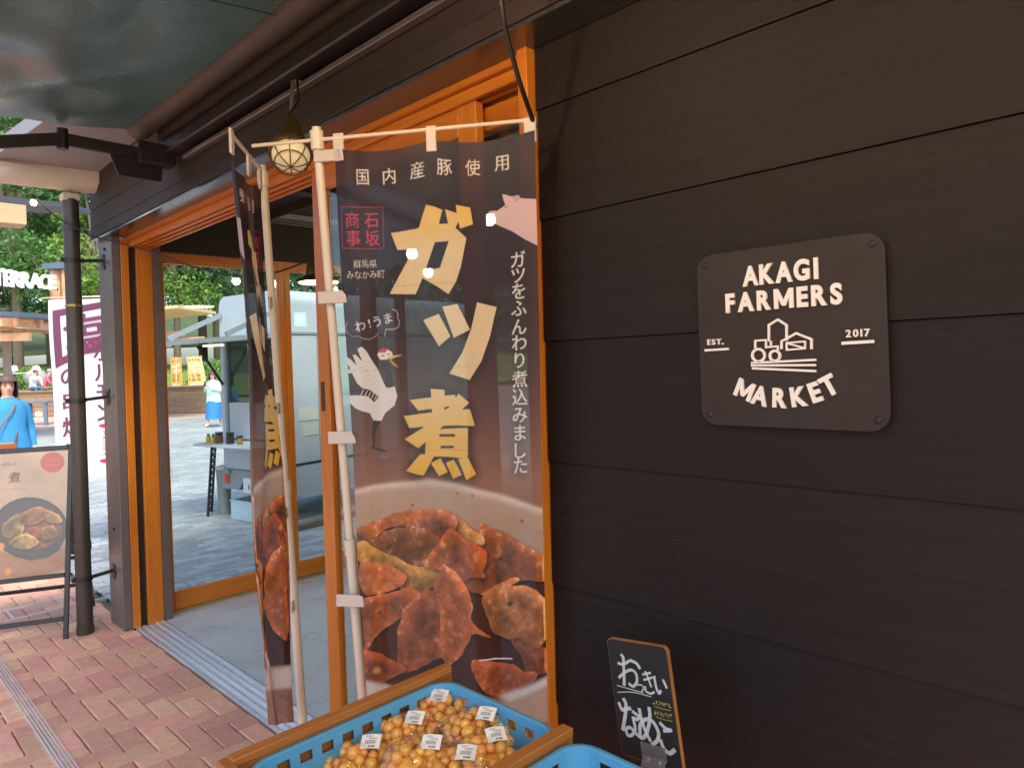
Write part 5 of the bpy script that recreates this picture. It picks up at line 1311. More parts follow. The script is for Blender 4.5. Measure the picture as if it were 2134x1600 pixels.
# rear wall pieces round the opening
for a0, a1, z0, z1 in ((0, TWd, zb_, op[2]), (0, op[0], op[2], op[3]), (op[1], TWd, op[2], op[3])): bd.quad(tk(a0, 0, z0), tk(a1, 0, z0), tk(a1, 0, z1), tk(a0, 0, z1))
bd._add([tk(a, 0, z) for a, z in [(0, op[3]), (TWd, op[3])]+pf[2:]], [tuple(range(n))])
bd.build('body', TW, T, auto=40)
it = MB(); it.quad(tk(.03, .9, .7), tk(TWd-.03, .9, .7), tk(TWd-.03, .9, 2.0), tk(.03, .9, 2.0)); it.quad(tk(.03, .01, 2.0), tk(TWd-.03, .01, 2.0), tk(TWd-.03, .9, 2.0), tk(.03, .9, 2.0)); it.quad(tk(.03, .01, .7), tk(.03, .9, .7), tk(.03, .9, 2.0), tk(.03, .01, 2.0)); it.quad(tk(TWd-.03, .01, .7), tk(TWd-.03, .9, .7), tk(TWd-.03, .9, 2.0), tk(TWd-.03, .01, 2.0))
it.build('kitchen_lining', mat('kitchen_steel', lin('a7aeb0'), .4, metal=.3), T)
for a in (.1, .72, 1.33): MB().obox(tk(a, .012, 1.38), e1, e2v, _Z, (.022, .02, .54), .003).build('hatch_post', TG, T)
MB().obox(tk(.41, .02, 1.05), e1, e2v, _Z, (.28*KA, .01, .2), .003).build('serving_panel', TW, T); MB().obox(tk(1.03, .02, 1.05), e1, e2v, _Z, (.28*KA, .01, .2), .003).build('serving_panel', TW, T)
MB().obox(tk(.41, .02, 1.58), e1, e2v, _Z, (.28*KA, .003, .33)).build('pane', GLZ, T); MB().obox(tk(1.03, .02, 1.58), e1, e2v, _Z, (.28*KA, .003, .33)).build('pane', GLZ, T)
# raised hatch roof with struts
h0 = [tk(.02, -.01, 1.93), tk(TWd-.02, -.01, 1.93), tk(TWd-.02, -.95, 1.86), tk(.02, -.95, 1.86)]
MB().prism(h0, (0, 0, .045)).build('hatch', TG, T)
for a in (.06, TWd-.06): MB().bar(tk(a, -.01, 2.22), tk(a, -.62, 1.95), .03, .05).build('hatch_strut', TG, T); MB().bar(tk(a, -.01, 1.45), tk(a, -.3, 1.88), .02).build('hatch_strut', TD, T)
MB().obox(tk(1.1, -.25, 1.875), e1, e2v, _Z, (.12, .05, .008)).build('hatch_light', emitter('hatch_glow', (1, .9, .7), 1.2), T)
# counter
MB().obox(tk(TWd/2, -.19, .82), e1, e2v, _Z, ((TWd/2-.02)*KA, .18, .012), .004).build('counter', TW, T)
# rear bumper, lamps, plate
bm = [(.0, .30), (.45, .30), (.55, .40), (.95, .40), (1.05, .30), (TWd, .30), (TWd, .515), (0, .515)]
MB().prism([tk(a, -.03, z) for a, z in bm], e2v*.12).build('bumper', TG, T)
LR = [mat('lamp_red', lin('c0303a'), .25, coat=.6), mat('lamp_orange', lin('e0762c'), .25, coat=.6)]
for s in (1.33, .10):
    for k in range(3): MB().obox(tk(s-.05+k*.045, -.034, .41), e1, e2v, _Z, (.02, .004, .05), .002).build('tail_lamp', LR[1 if (k == 2) == (s > 1) and k != 1 else 0], T)
for s in (1.26, .4): MB().obox(tk(s, -.05, .5), e1, e2v, _Z, (.03, .02, .018), .004).build('latch', TG, T)
plate = MB().obox(tk(.72, -.036, .36), e1, e2v, _Z, (.165, .003, .08), .002).build('number_plate', mat('plate_white', lin('e6e8e6'), .4), T)
letter_mesh('6', .07, .002, .0, lambda x, y, z: tk(.79, -.0395, .35)-e1*x+_Z*y-e2v*z).build('numeral', mat('plate_green', lin('1f5a3a'), .5), plate)
# side panel lines, lower skirt, wheel
MB().obox(tk(-.004, TL_/2, .60), e2v, e1, _Z, (TL_/2-.01, .003, .012)).build('side_seam', TD, T)
MB().obox(tk(-.006, TL_/2, 1.97), e2v, e1, _Z, (TL_/2-.005, .006, .012)).build('side_rail', TG, T)
for b in (.42, 1.25, 2.1): MB().obox(tk(-.003, b, 1.28), e2v, e1, _Z, (.004, .002, .66)).build('panel_joint', TG, T)
sk = [(0, .585), (TL_, .585), (TL_, .3), (1.9, .3), (1.75, .5), (1.3, .5), (1.1, .3), (.75, .24), (.3, .24), (0, .32)]
MB().prism([tk(-.002, b, z) for b, z in sk], e1*.06).build('skirt', TW, T)
for b in (1.52,):
    for a in (.02, TWd-.16):
        w_ = MB().tube([tk(a, b, .27), tk(a+.14, b, .27)], .27, 24).build('wheel', mat('tyre', lin('1c1c1e'), .8), T, auto=40)
        MB().tube([tk(a-.006, b, .27), tk(a+.05, b, .27)], .16, 18).build('rim', TG, w_, auto=40)
MB().obox(tk(TWd/2, 1.5, .42), e2v, e1, _Z, (1.4, .5, .09)).build('chassis', TD, T)
MB().tube([tk(.2, 2.75, .0), tk(.2, 2.75, .33)], .03, 8).build('prop', TD, T)
for b, z, w, h in ((.28, 1.12, .13, .07), (.30, .95, .1, .06)): MB().obox(tk(-.004, b, z), e2v, e1, _Z, (w, .0015, h)).build('notice', mat('paper', lin('c9ccc0'), .7), T)
# things at the truck
jars = [(1.36, 'lemon_bottle', 'yellow squeeze bottle with green cap, left one on the truck counter', lin('d8b93a'), .055, .028), (1.24, 'lemon_bottle', 'yellow squeeze bottle with green cap, right one on the truck counter', lin('d8b93a'), .055, .028),
        (1.10, 'jar', 'wide brown jar on the truck counter next to the yellow bottles', lin('6a4a3a'), .085, .04), (.84, 'jar', 'black jar in the middle of the truck counter', lin('2c2624'), .09, .04), (.62, 'jar', 'small tan jar on the truck counter', lin('8a6a3a'), .06, .03)]
for a, nm, lab, col, h, r in jars:
    p = tk(a, -.22, .832); t = thing(nm, lab, 'bottle' if nm[0] == 'l' else 'jar', p, 0, 'condiments on the truck counter')
    MB().lathe([(r*.95, 0), (r, .004), (r, h), (r*.8, h+.008)], p, n=14).build('vessel', mat('%s_%.2f' % (nm, a), col, .35), t, auto=40)
    MB().lathe([(r*.6, h+.008), (r*.6, h+.03), (r*.4, h+.04)] if nm[0] == 'l' else [(r*1.03, h+.008), (r*1.03, h+.03)], p, n=14).build('cap', mat('cap_green', lin('3d9a4a'), .4) if nm[0] == 'l' else mat('cap_dark', lin('2a2422'), .4), t, auto=40)
bp_ = tk(TWd+.06, .02, 0)
BN = thing('waste_bin', 'grey waste bin standing under the truck counter', 'bin', bp_)
MB().lathe([(.062, 0), (.08, .5), (.085, .505)], bp_, n=18).build('tub', mat('bin_grey', lin('8d9690'), .55), BN, auto=40); MB().lathe([(.09, .505), (.09, .53), (.03, .55)], bp_, n=18).build('lid', mat('bin_lid', lin('c9cec8'), .5), BN, auto=40)
sb = thing('slatted_board', 'black slatted board leaning under the truck counter', 'board', tk(TWd+.05, -.15, 0))
s0 = tk(TWd+.12, -.16, 0); 
for s in (0, .34): MB().bar(s0+e2v*s*.5+e1*s*.6, s0+e2v*(s*.5+.08)+e1*s*.6+Vector((0, 0, .79)), .025, .02).build('upright', TD, sb)
for k in range(11): q = s0+e2v*(.008*k)+Vector((0, 0, .05+k*.068)); MB().bar(q, q+e2v*.17+e1*.204, .016, .03).build('slat', TD, sb)
cp_ = onZ(522, 1088, 0); CT = thing('storage_box', 'clear bluish plastic storage box on the paving behind the truck', 'box', cp_)
PL = mat('box_plastic', lin('b4cbd6'), .3, var=.04); ax2 = e1; 
MB().holed([-.24, .24], [-.16, .16], lambda i, j: True, lambda u, v, w: cp_+e1*(u+.1)+e2v*(v+.16)+Vector((0, 0, .002+w)), .006).build('bottom', PL, CT)
for nm_, u0, v0, L_, d in (('side', 0, -.16, .24, e1), ('side', 0, .16, .24, e1), ('end', -.24, 0, .16, e2v), ('end', .24, 0, .16, e2v)):
    o_ = e2v if d is e1 else e1; MB().obox(cp_+e1*(u0+.1)+e2v*(v0+.16)+Vector((0, 0, .105)), d, o_, _Z, (L_, .004, .1), .002).build(nm_, PL, CT); MB().obox(cp_+e1*(u0+.1)+e2v*(v0+.16)+Vector((0, 0, .205)), d, o_, _Z, (L_+.01, .012, .006), .002).build('lip', PL, CT)
MB().obox(tk(-.35, .75, .03), e2v, e1, _Z, (.9, .05, .03), .004).build('timber_plank', wood('weathered', lin('6d5a48'), lin('8c7660'), 'X'), None, label='weathered timber plank on the paving beside the truck', cat='plank')
MB().obox(tk(-.28, .55, .075), e2v, e1, _Z, (.04, .02, .012), .004).build('white_block', mat('block_white', lin('dadada'), .5), None, label='small white block lying near the timber plank', cat='block')

# ================================================================= terrace at left
TIM = wood('terrace_timber', lin('b98a62'), lin('d2a680'), 'X', .5, 6, .1, .08); TROOF = mat('roof_bluegrey', lin('5b6b7c'), .4, metal=.3, var=.08, vscale=2)
PAL = thing('terrace_canopy', 'timber terrace canopy with blue-grey roof and warm lights at far left', 'canopy', tuple(atD(60, 900, 18)*1)[:2]+(0,))
c0 = atD(50, 660, 18.5); uxx = Vector((.707, -.707, 0)); fyy = Vector((.707, .707, 0))
def cp3(a, b, z): return Vector((c0.x, c0.y, 0))+uxx*a+fyy*b+Vector((0, 0, z))
rf = [cp3(-4.0, -1.2, 3.45), cp3(.72, -1.2, 3.10), cp3(.72, 2.2, 3.15), cp3(-4.0, 2.2, 3.5)]
MB().prism(rf, (0, 0, .12)).build('roof', TROOF, PAL)
for b in (-1.1, -.2, .7, 1.6): MB().bar(cp3(-4.0, b, 3.32), cp3(.60, b, 2.98), .09, .2).build('rafter', TIM, PAL)
for a in (-.35, .45): MB().bar(cp3(a, -1.5, 2.95), cp3(a, 2.0, 2.90), .10, .16).build('beam', TIM, PAL)
MB().bar(cp3(-4, -.9, 2.72), cp3(.75, -.9, 2.62), .12, .2).build('front_beam', TIM, PAL)
for a in (-.62, -3.4): MB().bbox(cp3(a, .2, 0)-Vector((.09, .09, 0)), cp3(a, .2, 2.9)+Vector((.09, .09, 0)), .01).build('post', mat('post_grey', lin('7c7670'), .6), PAL)
for a in (-.45, .25, -1.2): MB().lathe([(.0, -.04), (.09, -.03), (.05, .03)], cp3(a, -.6, 2.68), n=12).build('spot_lamp', emitter('terrace_glow', (1, .62, .25), 14), PAL)
# tall sign post with white letters
TS = thing('terrace_sign', 'white standing letters on a timber post frame at far left', 'sign', tuple(atD(128, 700, 17))[:2]+(0,))
s0 = atD(126, 600, 17.0)
for q in (-.13, .13): MB().bbox(Vector((s0.x-.09, s0.y-.09, 0))+uxx*q, Vector((s0.x+.09, s0.y+.09, atD(126, 562, 17).z))+uxx*q, .01).build('post', TIM, TS)
cpz = atD(126, 562, 17).z; MB().prism([Vector((s0.x, s0.y, cpz))+uxx*a+fyy*b for a, b in ((-.3, -.2), (.3, -.2), (.3, .2), (-.3, .2))], (0, 0, .14)).build('post_cap', TROOF, TS)
MB().bar(atD(-60, 592, 16.7), atD(120, 603, 16.7), .05, .06).build('letter_rail', BLK, TS)
LW = mat('sign_letter_white', lin('f2f6f6'), .5, emit=(.9, 1, 1), estr=.03)  # faint glow put into the white of the letters
for q, px in zip('TERRACE', (-1, 19, 36, 56, 76, 95, 111)):
    p = atD(px, 578+px*.10, 16.6); sz = .40-.0006*px
    letter_mesh(q, sz, .06, .03, lambda x, y, z, p=p: p+uxx*x*.8+_Z*y-fyy*z).build('letter', LW, TS)
# the far end of another eave, with a timber board
MB().bbox(atD(-40, 470, 9.0), atD(46, 425, 9.0)+fyy*.08, .01).build('hanging_board', TIM, None, label='short pale timber board hanging at the upper left picture edge', cat='board')
MB().prism([atD(-60, 402, 9.5), atD(150, 424, 9.5), atD(152, 432, 9.5), atD(-60, 424, 9.5)], fyy*.5).build('far_eave', mat('eave_dark', lin('3c4048'), .5), None, label='dark eave edge of a farther roof just below the cream gutter', cat='eave')
# second canopy seen through the glass
PB = thing('garden_canopy', 'timber canopy tip seen through the glass above the yellow banners', 'canopy', tuple(atD(380, 800, 24))[:2]+(0,))
d0 = atD(330, 690, 24)
def dp3(a, b, z): return Vector((d0.x, d0.y, 0))+uxx*a+fyy*b+Vector((0, 0, z))
MB().prism([dp3(-3, -1, 3.45), dp3(1.15, -1, 3.7), dp3(1.15, 2, 3.7), dp3(-3, 2, 3.45)], (0, 0, .10)).build('roof', mat('canopy_yellow', lin('d2b678'), .6), PB)
for z, a1 in ((2.95, .65), (2.72, 1.35), (2.6, .2)): MB().bar(dp3(-3, .2+z*.1, z-.15), dp3(a1, .2+z*.1, z), .12, .2).build('beam', TIM, PB)
MB().bbox(dp3(-.6, .5, 0)-Vector((.1, .1, 0)), dp3(-.6, .5, 3.5)+Vector((.1, .1, 0)), .01).build('post', TIM, PB)
# tiered timber seat wall with lights
WLL = thing('seat_wall', 'tiered timber retaining wall with small lights behind the tables', 'wall', (7.0, 32.7, 0))
WT = wood('seat_timber', lin('7d6450'), lin('9c8068'), 'X', .6, 4, .1, .1)
wdx = Vector((.80, -.60, 0)); wdn = Vector((.60, .80, 0)); w0 = onZ(90, 868, 0)
wdx, wdn = uxx*.985-fyy*.17, fyy*.985+uxx*.17
for k in range(5):
    p = w0+wdn*(.02*k)+Vector((0, 0, .10+.2*k)); MB().obox(p, wdx, wdn, _Z, (9, .06, .095), .01).build('plank', WT, WLL)
MB().obox(w0+wdn*.75+Vector((0, 0, 1.02)), wdx, wdn, _Z, (9.1, .8, .03), .01).build('deck_top', WT, WLL)
for px, py in ((85, 869), (50, 851)):
    pq = w0+wdx*((onZ(px, 868, 0)-w0).dot(wdx)); pq.z = .12 if py > 860 else .45; MB().obox(pq-wdn*.065, wdx, wdn, _Z, (.14, .02, .07), .01).build('light', emitter('step_glow', (1, .85, .45), 4), WLL)
for i, (px, lab) in enumerate(((29, 'lit globe lamp on dark post, left of two behind the seated people'), (76, 'lit globe lamp on dark post, right of two behind the seated people'))):
    p = atD(px, 768, 31.5); gl = thing('globe_lamp', lab, 'lamp', (p.x, p.y, .9), 0, 'globe lamps on the lawn edge')
    MB().ball(p, .13).build('globe', emitter('globe_glow', (1, .9, .65), 5), gl, True); MB().tube([(p.x, p.y, .9), (p.x, p.y, p.z-.1)], .05, 8).build('post', TD, gl)
tp_ = onZ(80, 884, 0); TB = thing('garden_table', 'blue-grey slatted table in front of the seat wall', 'table', tp_)
TBM = mat('table_bluegrey', lin('66788a'), .5)
for k in range(4): MB().obox(tp_+Vector((0, 0, .76))+fyy*(-.27+k*.18), uxx, fyy, _Z, (.55, .085, .03), .006).build('top_board', TBM, TB)
for a in (-.45, .45):
    for b in (-.28, .28): MB().obox(tp_+uxx*a+fyy*b+Vector((0, 0, .365)), uxx, fyy, _Z, (.05, .05, .365), .006).build('leg', TBM, TB)
# fence, boulder and rope on the lawn
FN = thing('lawn_fence', 'thin grey railing fence on the lawn slope behind the seated people', 'fence', tuple(atD(115, 770, 36))[:2]+(1.0,))
f0 = atD(100, 775, 36); fm = mat('fence_grey', lin('7a8288'), .5, metal=.3)
for z in (1.05, 2.0): MB().bar(Vector((f0.x, f0.y, z)), Vector((f0.x, f0.y, z))+uxx*4.5, .04).build('rail', fm, FN)
for k in range(36): q = Vector((f0.x, f0.y, .7))+uxx*(k*.125); MB().bar(q, q+Vector((0, 0, 1.3)), .015).build('baluster', fm, FN)
bo = atD(76, 762, 35); m_ = MB().ball((0, 0, 0), (.55, .45, .5), 14, 9); m_.v = [tuple(Vector(v)*(1+.25*mnoise.noise(Vector(v)*2.2))+Vector((bo.x, bo.y, 1.55))) for v in m_.v]
m_.build('boulder', mat('rock', lin('8a8a84'), .8, var=.25, vscale=4, bump=.5, bscale=9), None, True, label='grey boulder on the lawn beside the rounded bush', cat='rock')
MB().tube([atD(-40, 785, 31), atD(20, 779, 31), atD(72, 776, 31)], .02, 6).build('rope', mat('rope_blue', lin('bcd8e2'), .6), None, True, label='pale blue rope strung across the lawn at far left', cat='rope')

# ================================================================= people
SKIN = mat('skin', lin('d9a68c'), .5); HAIRD = mat('hair_brown', lin('54423a'), .5, var=.2, vscale=40, stretch=(1, 1, .1)); HAIRG = mat('hair_grey', lin('8e8d8c'), .6)
def skin_body(name, J, E, mats, slotfn, parent, sub=2):
    """J: {key:(pos, radius or (rx,ry))}, E: edges; one continuous surface"""
    ks = list(J); me = bpy.data.meshes.new(name); me.from_pydata([J[k][0] for k in ks], [(ks.index(a), ks.index(b)) for a, b in E], [])
    o = bpy.data.objects.new(name, me); link(o)
    o.modifiers.new('s', 'SKIN'); o.modifiers['s'].use_smooth_shade = True
    for i, k in enumerate(ks):
        r = J[k][1]; me.skin_vertices[0].data[i].radius = (r, r) if not isinstance(r, tuple) else r
    me.skin_vertices[0].data[0].use_root = True
    sm = o.modifiers.new('d', 'SUBSURF'); sm.levels = sub; sm.render_levels = sub
    dg = bpy.context.evaluated_depsgraph_get(); m2 = bpy.data.meshes.new_from_object(o.evaluated_get(dg)); bpy.data.objects.remove(o)
    for m in mats: m2.materials.append(m)
    for p in m2.polygons: p.material_index = slotfn(p.center); p.use_smooth = True
    b = bpy.data.objects.new(name, m2); link(b); b.parent = parent; return b
def loft(rings, n=20):
    """rings: (cx,cy,z,rx,ry) list"""
    m = MB()
    for k_, (cx, cy, z, rx, ry) in enumerate(rings):
        for k in range(n): a = 2*math.pi*k/n; w = 1+.03*math.sin(a*7)*(k_/len(rings)); m.v.append((cx+rx*math.cos(a)*w, cy+ry*math.sin(a)*w, z))
    for i in range(len(rings)-1):
        for k in range(n): m.f.append((i*n+k, i*n+(k+1) % n, (i+1)*n+(k+1) % n, (i+1)*n+k)); m.mi.append(0)
    return m
HANDF = [(-.028, .075), (-.010, .088), (.010, .082), (.028, .066)]
def fingers(J, E, key, wr, d, side):
    """palm and five fingers from wrist wr in direction d"""
    d = Vector(d).normalized(); s = Vector(side).normalized(); p = Vector(wr)
    J[key+'p'] = (p+d*.055, (.034, .016)); E.append((key, key+'p'))
    for i, (o, L_) in enumerate(HANDF):
        J[key+'f%d' % i] = (p+d*(.09)+s*o, .009); J[key+'g%d' % i] = (p+d*(.09+L_*.55)+s*o*1.1, .008); J[key+'h%d' % i] = (p+d*(.09+L_)+s*o*1.1+d.cross(s)*.018, .006)
        E += [(key+'p', key+'f%d' % i), (key+'f%d' % i, key+'g%d' % i), (key+'g%d' % i, key+'h%d' % i)]
    J[key+'t'] = (p+d*.045+s*.042, .010); J[key+'u'] = (p+d*.085+s*.06, .008); E += [(key+'p', key+'t'), (key+'t', key+'u')]
def head_face(t, c, s=1.0, hair=HAIRD, style='bob', fwd=(0, -1, 0), closed=False):
    """features on a head centred at c looking along -y (local)"""
    c = Vector(c); eye = mat('eye_dark', lin('241a18'), .3); lip = mat('lip', lin('b4655c'), .5)
    for sx in (-1, 1): MB().ball(c+Vector((sx*.032*s, -.088*s, .005)), (.012*s, .006*s, .007*s)).build('eye', eye, t, True, True)
    for sx in (-1, 1): MB().ball(c+Vector((sx*.034*s, -.090*s, .028*s)), (.018*s, .005*s, .004*s)).build('eyebrow', hair, t, True, True)
    MB().ball(c+Vector((0, -.100*s, -.022*s)), (.013*s, .016*s, .02*s)).build('nose', SKIN, t, True, True)
    MB().ball(c+Vector((0, -.091*s, -.058*s)), (.022*s, .006*s, .007*s)).build('mouth', lip, t, True, True)
    h = MB()
    if style == 'bob':
        n = 26
        for j in range(11):
            ph = j/10
            for k in range(n):
                a = 2*math.pi*k/n; fr_ = math.cos(a+math.pi/2)   # 1 at front (-y)
                if ph < .5: th = ph*math.pi; r_, z = .112*math.sin(th), .125*math.cos(th)
                else: r_, z = .112-.008*(ph-.5)*2, -(ph-.5)*2*.15
                if fr_ > .55 and z < .035: z = .035+.012*(.125-z)/.27; r_ *= .99
                p = Vector((r_*math.cos(a), r_*math.sin(a)*1.08, z+.012))*s; w = 1+.02*math.sin(a*13)
                h.v.append(tuple(c+Vector((p.x*w, p.y*w, p.z))))
        for j in range(10):
            for k in range(n): h.f.append((j*n+k, (j+1)*n+k, (j+1)*n+(k+1) % n, j*n+(k+1) % n)); h.mi.append(0)
    else:
        h.ball(c+Vector((0, .012, .03))*s, (.099*s, .108*s, .098*s), 16, 10); h.v = [v for v in h.v]
    h.build('hair', hair, t, True, True)
def stand_body(J, E, h=1.6):
    J.update(pelvis=((0, 0, .92*h/1.6), (.145, .10)), waist=((0, 0, 1.02*h/1.6), (.12, .085)), chest=((0, 0, 1.19*h/1.6), (.15, .095)), shoul=((0, .005, 1.30*h/1.6), (.11, .07)), neck=((0, .0, 1.385*h/1.6), (.05, .05)),
             head0=((0, -.012, 1.43*h/1.6), (.062, .07)), head1=((0, -.012, 1.49*h/1.6), (.080, .094)), head2=((0, -.005, 1.545*h/1.6), (.075, .088)), head3=((0, 0, 1.585*h/1.6), (.045, .05)))
    E += [('pelvis', 'waist'), ('waist', 'chest'), ('chest', 'shoul'), ('shoul', 'neck'), ('neck', 'head0'), ('head0', 'head1'), ('head1', 'head2'), ('head2', 'head3')]
    for s, k in ((-1, 'l'), (1, 'r')):
        J['hip'+k] = ((s*.085, 0, .86), .085); J['kn'+k] = ((s*.09, -.01, .47), .056); J['an'+k] = ((s*.09, .015, .09), .036); J['he'+k] = ((s*.09, .0, .04), .036); J['to'+k] = ((s*.095, -.14, .03), .03)
        E += [('pelvis', 'hip'+k), ('hip'+k, 'kn'+k), ('kn'+k, 'an'+k), ('an'+k, 'he'+k), ('he'+k, 'to'+k)]
# woman in blue at the left edge
WB = mat('cardigan_blue', lin('2f83b4'), .8, var=.1, vscale=12); WS = mat('skirt_blue', lin('3f86dc'), .8, var=.08, vscale=9); SHOE = mat('shoe', lin('d8d2c4'), .6)
def to_face(p): return math.atan2(-p.y, -p.x)+math.pi/2
p = atD(14, 800, 8.0); p.z = 0
w1 = thing('person', 'woman in blue cardigan and skirt at the left picture edge', 'person', p, to_face(p)+.15)
J, E = {}, []; stand_body(J, E, 1.62)
for s, k in ((-1, 'l'), (1, 'r')):
    J['sh'+k] = ((s*.165, .01, 1.29), .058); J['el'+k] = ((s*.225, .05, 1.03), .045); J['wr'+k] = ((s*.24, -.02, .80), .03)
    E += [('shoul', 'sh'+k), ('sh'+k, 'el'+k), ('el'+k, 'wr'+k)]; fingers(J, E, 'wr'+k, J['wr'+k][0], (s*.12, -.35, -.9), (-s*.5, -.8, .2))
skin_body('body', J, E, [SKIN, WB, SHOE], lambda c: 0 if (c.z > 1.385 or (abs(c.x) > .19 and c.z < .82)) else (2 if c.z < .07 else (0 if c.z < .6 else 1)), w1)
cg_ = loft([(0, .0, 1.37, .085, .075), (0, 0, 1.33, .16, .10), (0, 0, 1.22, .185, .125), (0, 0, 1.05, .175, .13), (0, 0, .92, .20, .155), (0, 0, .80, .225, .175)]); cg_.build('cardigan', WB, w1, True, True)
loft([(0, 0, .93, .15, .12), (0, 0, .84, .19, .15), (0, 0, .5, .23, .19), (0, 0, .26, .26, .22)]).build('skirt', WS, w1, True, True)
head_face(w1, (0, -.008, 1.515), 1.0)
BG = thing('shoulder_bag', 'orange-brown bag held by the woman in blue', 'bag', p)
bq = Matrix.Rotation(w1.rotation_euler.z, 3, 'Z'); bc = p+bq @ Vector((-.10, -.25, .80))
MB().obox(bc, bq @ Vector((1, 0, 0)), bq @ Vector((0, 1, 0)), _Z, (.13, .05, .09), .03).build('pouch', mat('leather_orange', lin('b5713c'), .5), BG); MB().obox(bc+bq @ Vector((.0, -.052, .04)), bq @ Vector((1, 0, 0)), bq @ Vector((0, 1, 0)), _Z, (.125, .006, .045), .005).build('bag_flap', mat('leather_dark', lin('8a5028'), .5), BG)
MB().tube([bc+bq @ Vector((-.12, 0, .08)), p+bq @ Vector((-.08, -.18, 1.10)), p+bq @ Vector((.03, -.15, 1.25)), p+bq @ Vector((.10, -.03, 1.365)), p+bq @ Vector((.15, .06, 1.2)), bc+bq @ Vector((.12, .02, .08))], .008, 6).build('strap', MATS['leather_dark'], BG, True)
# woman walking with a phone
p = onZ(447, 888, 0)
w2 = thing('person', 'woman in pale mint cardigan and blue skirt walking with a phone', 'person', p, to_face(p)-.5)
WM = mat('cardigan_mint', lin('b4dcd8'), .85, var=.06, vscale=14); WS2 = mat('skirt_deep', lin('2f78b8'), .8, var=.1, vscale=9)
J, E = {}, []; stand_body(J, E, 1.58)
J['knl'] = ((-.09, -.14, .48), .056); J['anl'] = ((-.09, -.20, .10), .036); J['hel'] = ((-.09, -.21, .05), .036); J['tol'] = ((-.095, -.34, .04), .03); J['knr'] = ((.09, .05, .47), .056); J['anr'] = ((.09, .22, .13), .036); J['her'] = ((.09, .23, .08), .036); J['tor'] = ((.095, .10, .03), .03)
for s, k in ((-1, 'l'), (1, 'r')):
    J['sh'+k] = ((s*.16, .01, 1.27), .056); J['el'+k] = ((s*.235, -.03, 1.02), .045); J['wr'+k] = ((s*.06-.05, -.27, 1.14), .03)
    E += [('shoul', 'sh'+k), ('sh'+k, 'el'+k), ('el'+k, 'wr'+k)]; fingers(J, E, 'wr'+k, J['wr'+k][0], (-s*.4, -.5, .6), (0, -.5, .8))
skin_body('body', J, E, [SKIN, WM, SHOE], lambda c: 0 if (c.z > 1.36 or (c.y < -.25 and c.z > .9)) else (2 if c.z < .075 else (0 if c.z < .6 else 1)), w2)
loft([(0, .0, 1.35, .08, .07), (0, 0, 1.30, .16, .10), (0, 0, 1.18, .19, .13), (0, 0, 1.0, .19, .14), (0, 0, .86, .20, .15), (0, 0, .70, .215, .165)]).build('cardigan', WM, w2, True, True)
loft([(0, 0, .90, .15, .12), (0, 0, .75, .19, .16), (0, .0, .45, .21, .24), (0, .0, .22, .22, .29)]).build('skirt', WS2, w2, True, True)
head_face(w2, (0, -.008, 1.48), .97, mat('hair_auburn', lin('5a3f44'), .5))
ph_ = thing('phone', 'dark phone held up by the walking woman', 'phone', p); rot2 = Matrix.Rotation(w2.rotation_euler.z, 3, 'Z'); hc = p+rot2 @ Vector((-.05, -.36, 1.25))
MB().obox(hc, rot2 @ Vector((1, 0, 0)), rot2 @ Vector((0, .5, .86)), rot2 @ Vector((0, -.86, .5)), (.036, .075, .004), .003).build('phone_case', BLK, ph_); MB().obox(hc+rot2 @ Vector((0, .0045, -.0026)), rot2 @ Vector((1, 0, 0)), rot2 @ Vector((0, .5, .86)), rot2 @ Vector((0, -.86, .5)), (.032, .068, .0008)).build('screen', mat('screen_grey', lin('50606c'), .2), ph_)
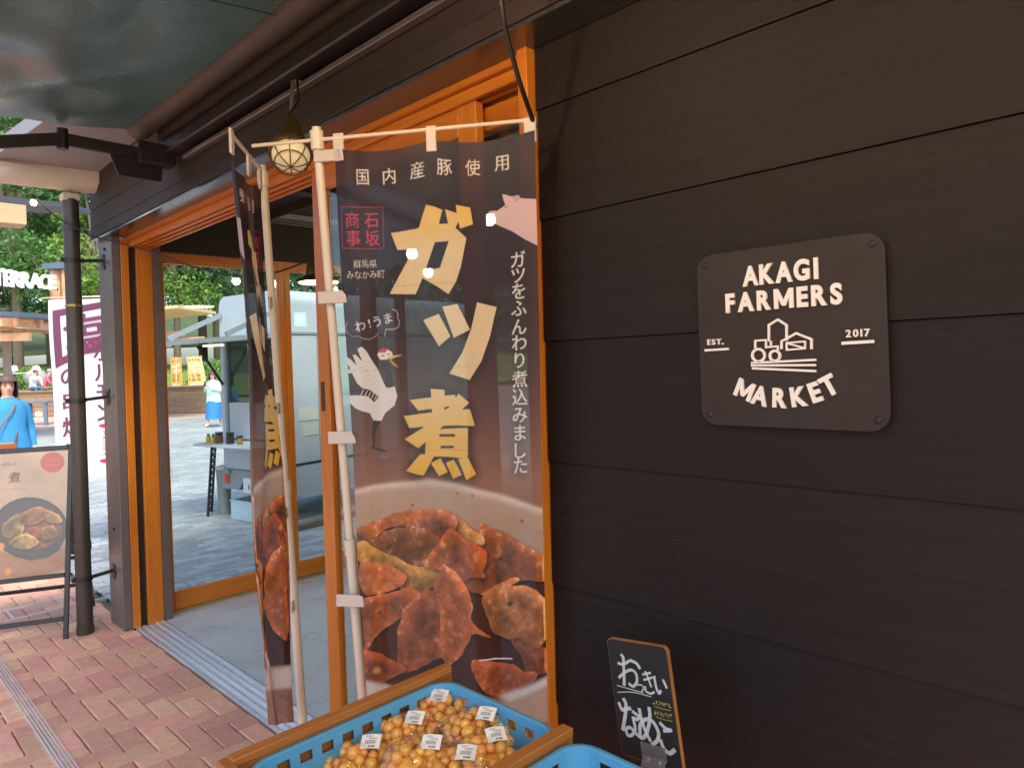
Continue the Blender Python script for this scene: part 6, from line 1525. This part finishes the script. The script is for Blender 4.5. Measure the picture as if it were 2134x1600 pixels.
# two people seated on the wall
def seated(px, back, shirt, pants, lab, rz, hair):
    q = w0+wdx*((onZ(px, 868, 0)-w0).dot(wdx))+wdn*.45; q.z = 1.05-.0
    t = thing('person', lab, 'person', q, rz); J, E = {}, []
    J.update(pelvis=((0, 0, .10), (.15, .12)), waist=((0, -.03, .26), (.14, .10)), chest=((0, -.12, .46), (.16, .11)), shoul=((0, -.17, .57), (.11, .08)), neck=((0, -.20, .65), .05), head0=((0, -.225, .70), (.06, .07)), head1=((0, -.235, .76), (.078, .092)), head2=((0, -.225, .81), (.072, .085)), head3=((0, -.215, .85), (.045, .05)))
    E += [('pelvis', 'waist'), ('waist', 'chest'), ('chest', 'shoul'), ('shoul', 'neck'), ('neck', 'head0'), ('head0', 'head1'), ('head1', 'head2'), ('head2', 'head3')]
    for s, k in ((-1, 'l'), (1, 'r')):
        J['hip'+k] = ((s*.09, -.06, .09), .088); J['kn'+k] = ((s*.12, -.44, .12), .06); J['an'+k] = ((s*.12, -.50, -.28), .04); J['to'+k] = ((s*.12, -.62, -.33), .034)
        J['sh'+k] = ((s*.17, -.16, .55), .06); J['el'+k] = ((s*.22, -.26, .32), .047); J['wr'+k] = ((s*.15, -.42, .20), .032)
        E += [('pelvis', 'hip'+k), ('hip'+k, 'kn'+k), ('kn'+k, 'an'+k), ('an'+k, 'to'+k), ('shoul', 'sh'+k), ('sh'+k, 'el'+k), ('el'+k, 'wr'+k)]; fingers(J, E, 'wr'+k, J['wr'+k][0], (-s*.2, -.8, -.3), (s*.8, -.3, 0))
    skin_body('body', J, E, [SKIN, shirt, pants, SHOE], lambda c: 0 if (c.z > .645 or (c.y < -.42 and .17 < c.z)) else (3 if c.z < -.29 else (2 if c.z < .165 else 1)), t)
    head_face(t, (0, -.235, .785), .95, hair, 'short'); return t
base_r = to_face(w0)
seated(61, 0, mat('shirt_pale', lin('c6d6e0'), .8, var=.2, vscale=20), mat('jeans', lin('3c6c92'), .8), 'person in pale checked shirt sitting on the timber wall', base_r+.5, HAIRD)
seated(78, 0, mat('shirt_pink', lin('c4606c'), .8, var=.06), mat('trousers_olive', lin('6c6a52'), .8), 'grey-haired person in pink shirt leaning forward on the timber wall', base_r+1.35, HAIRG)
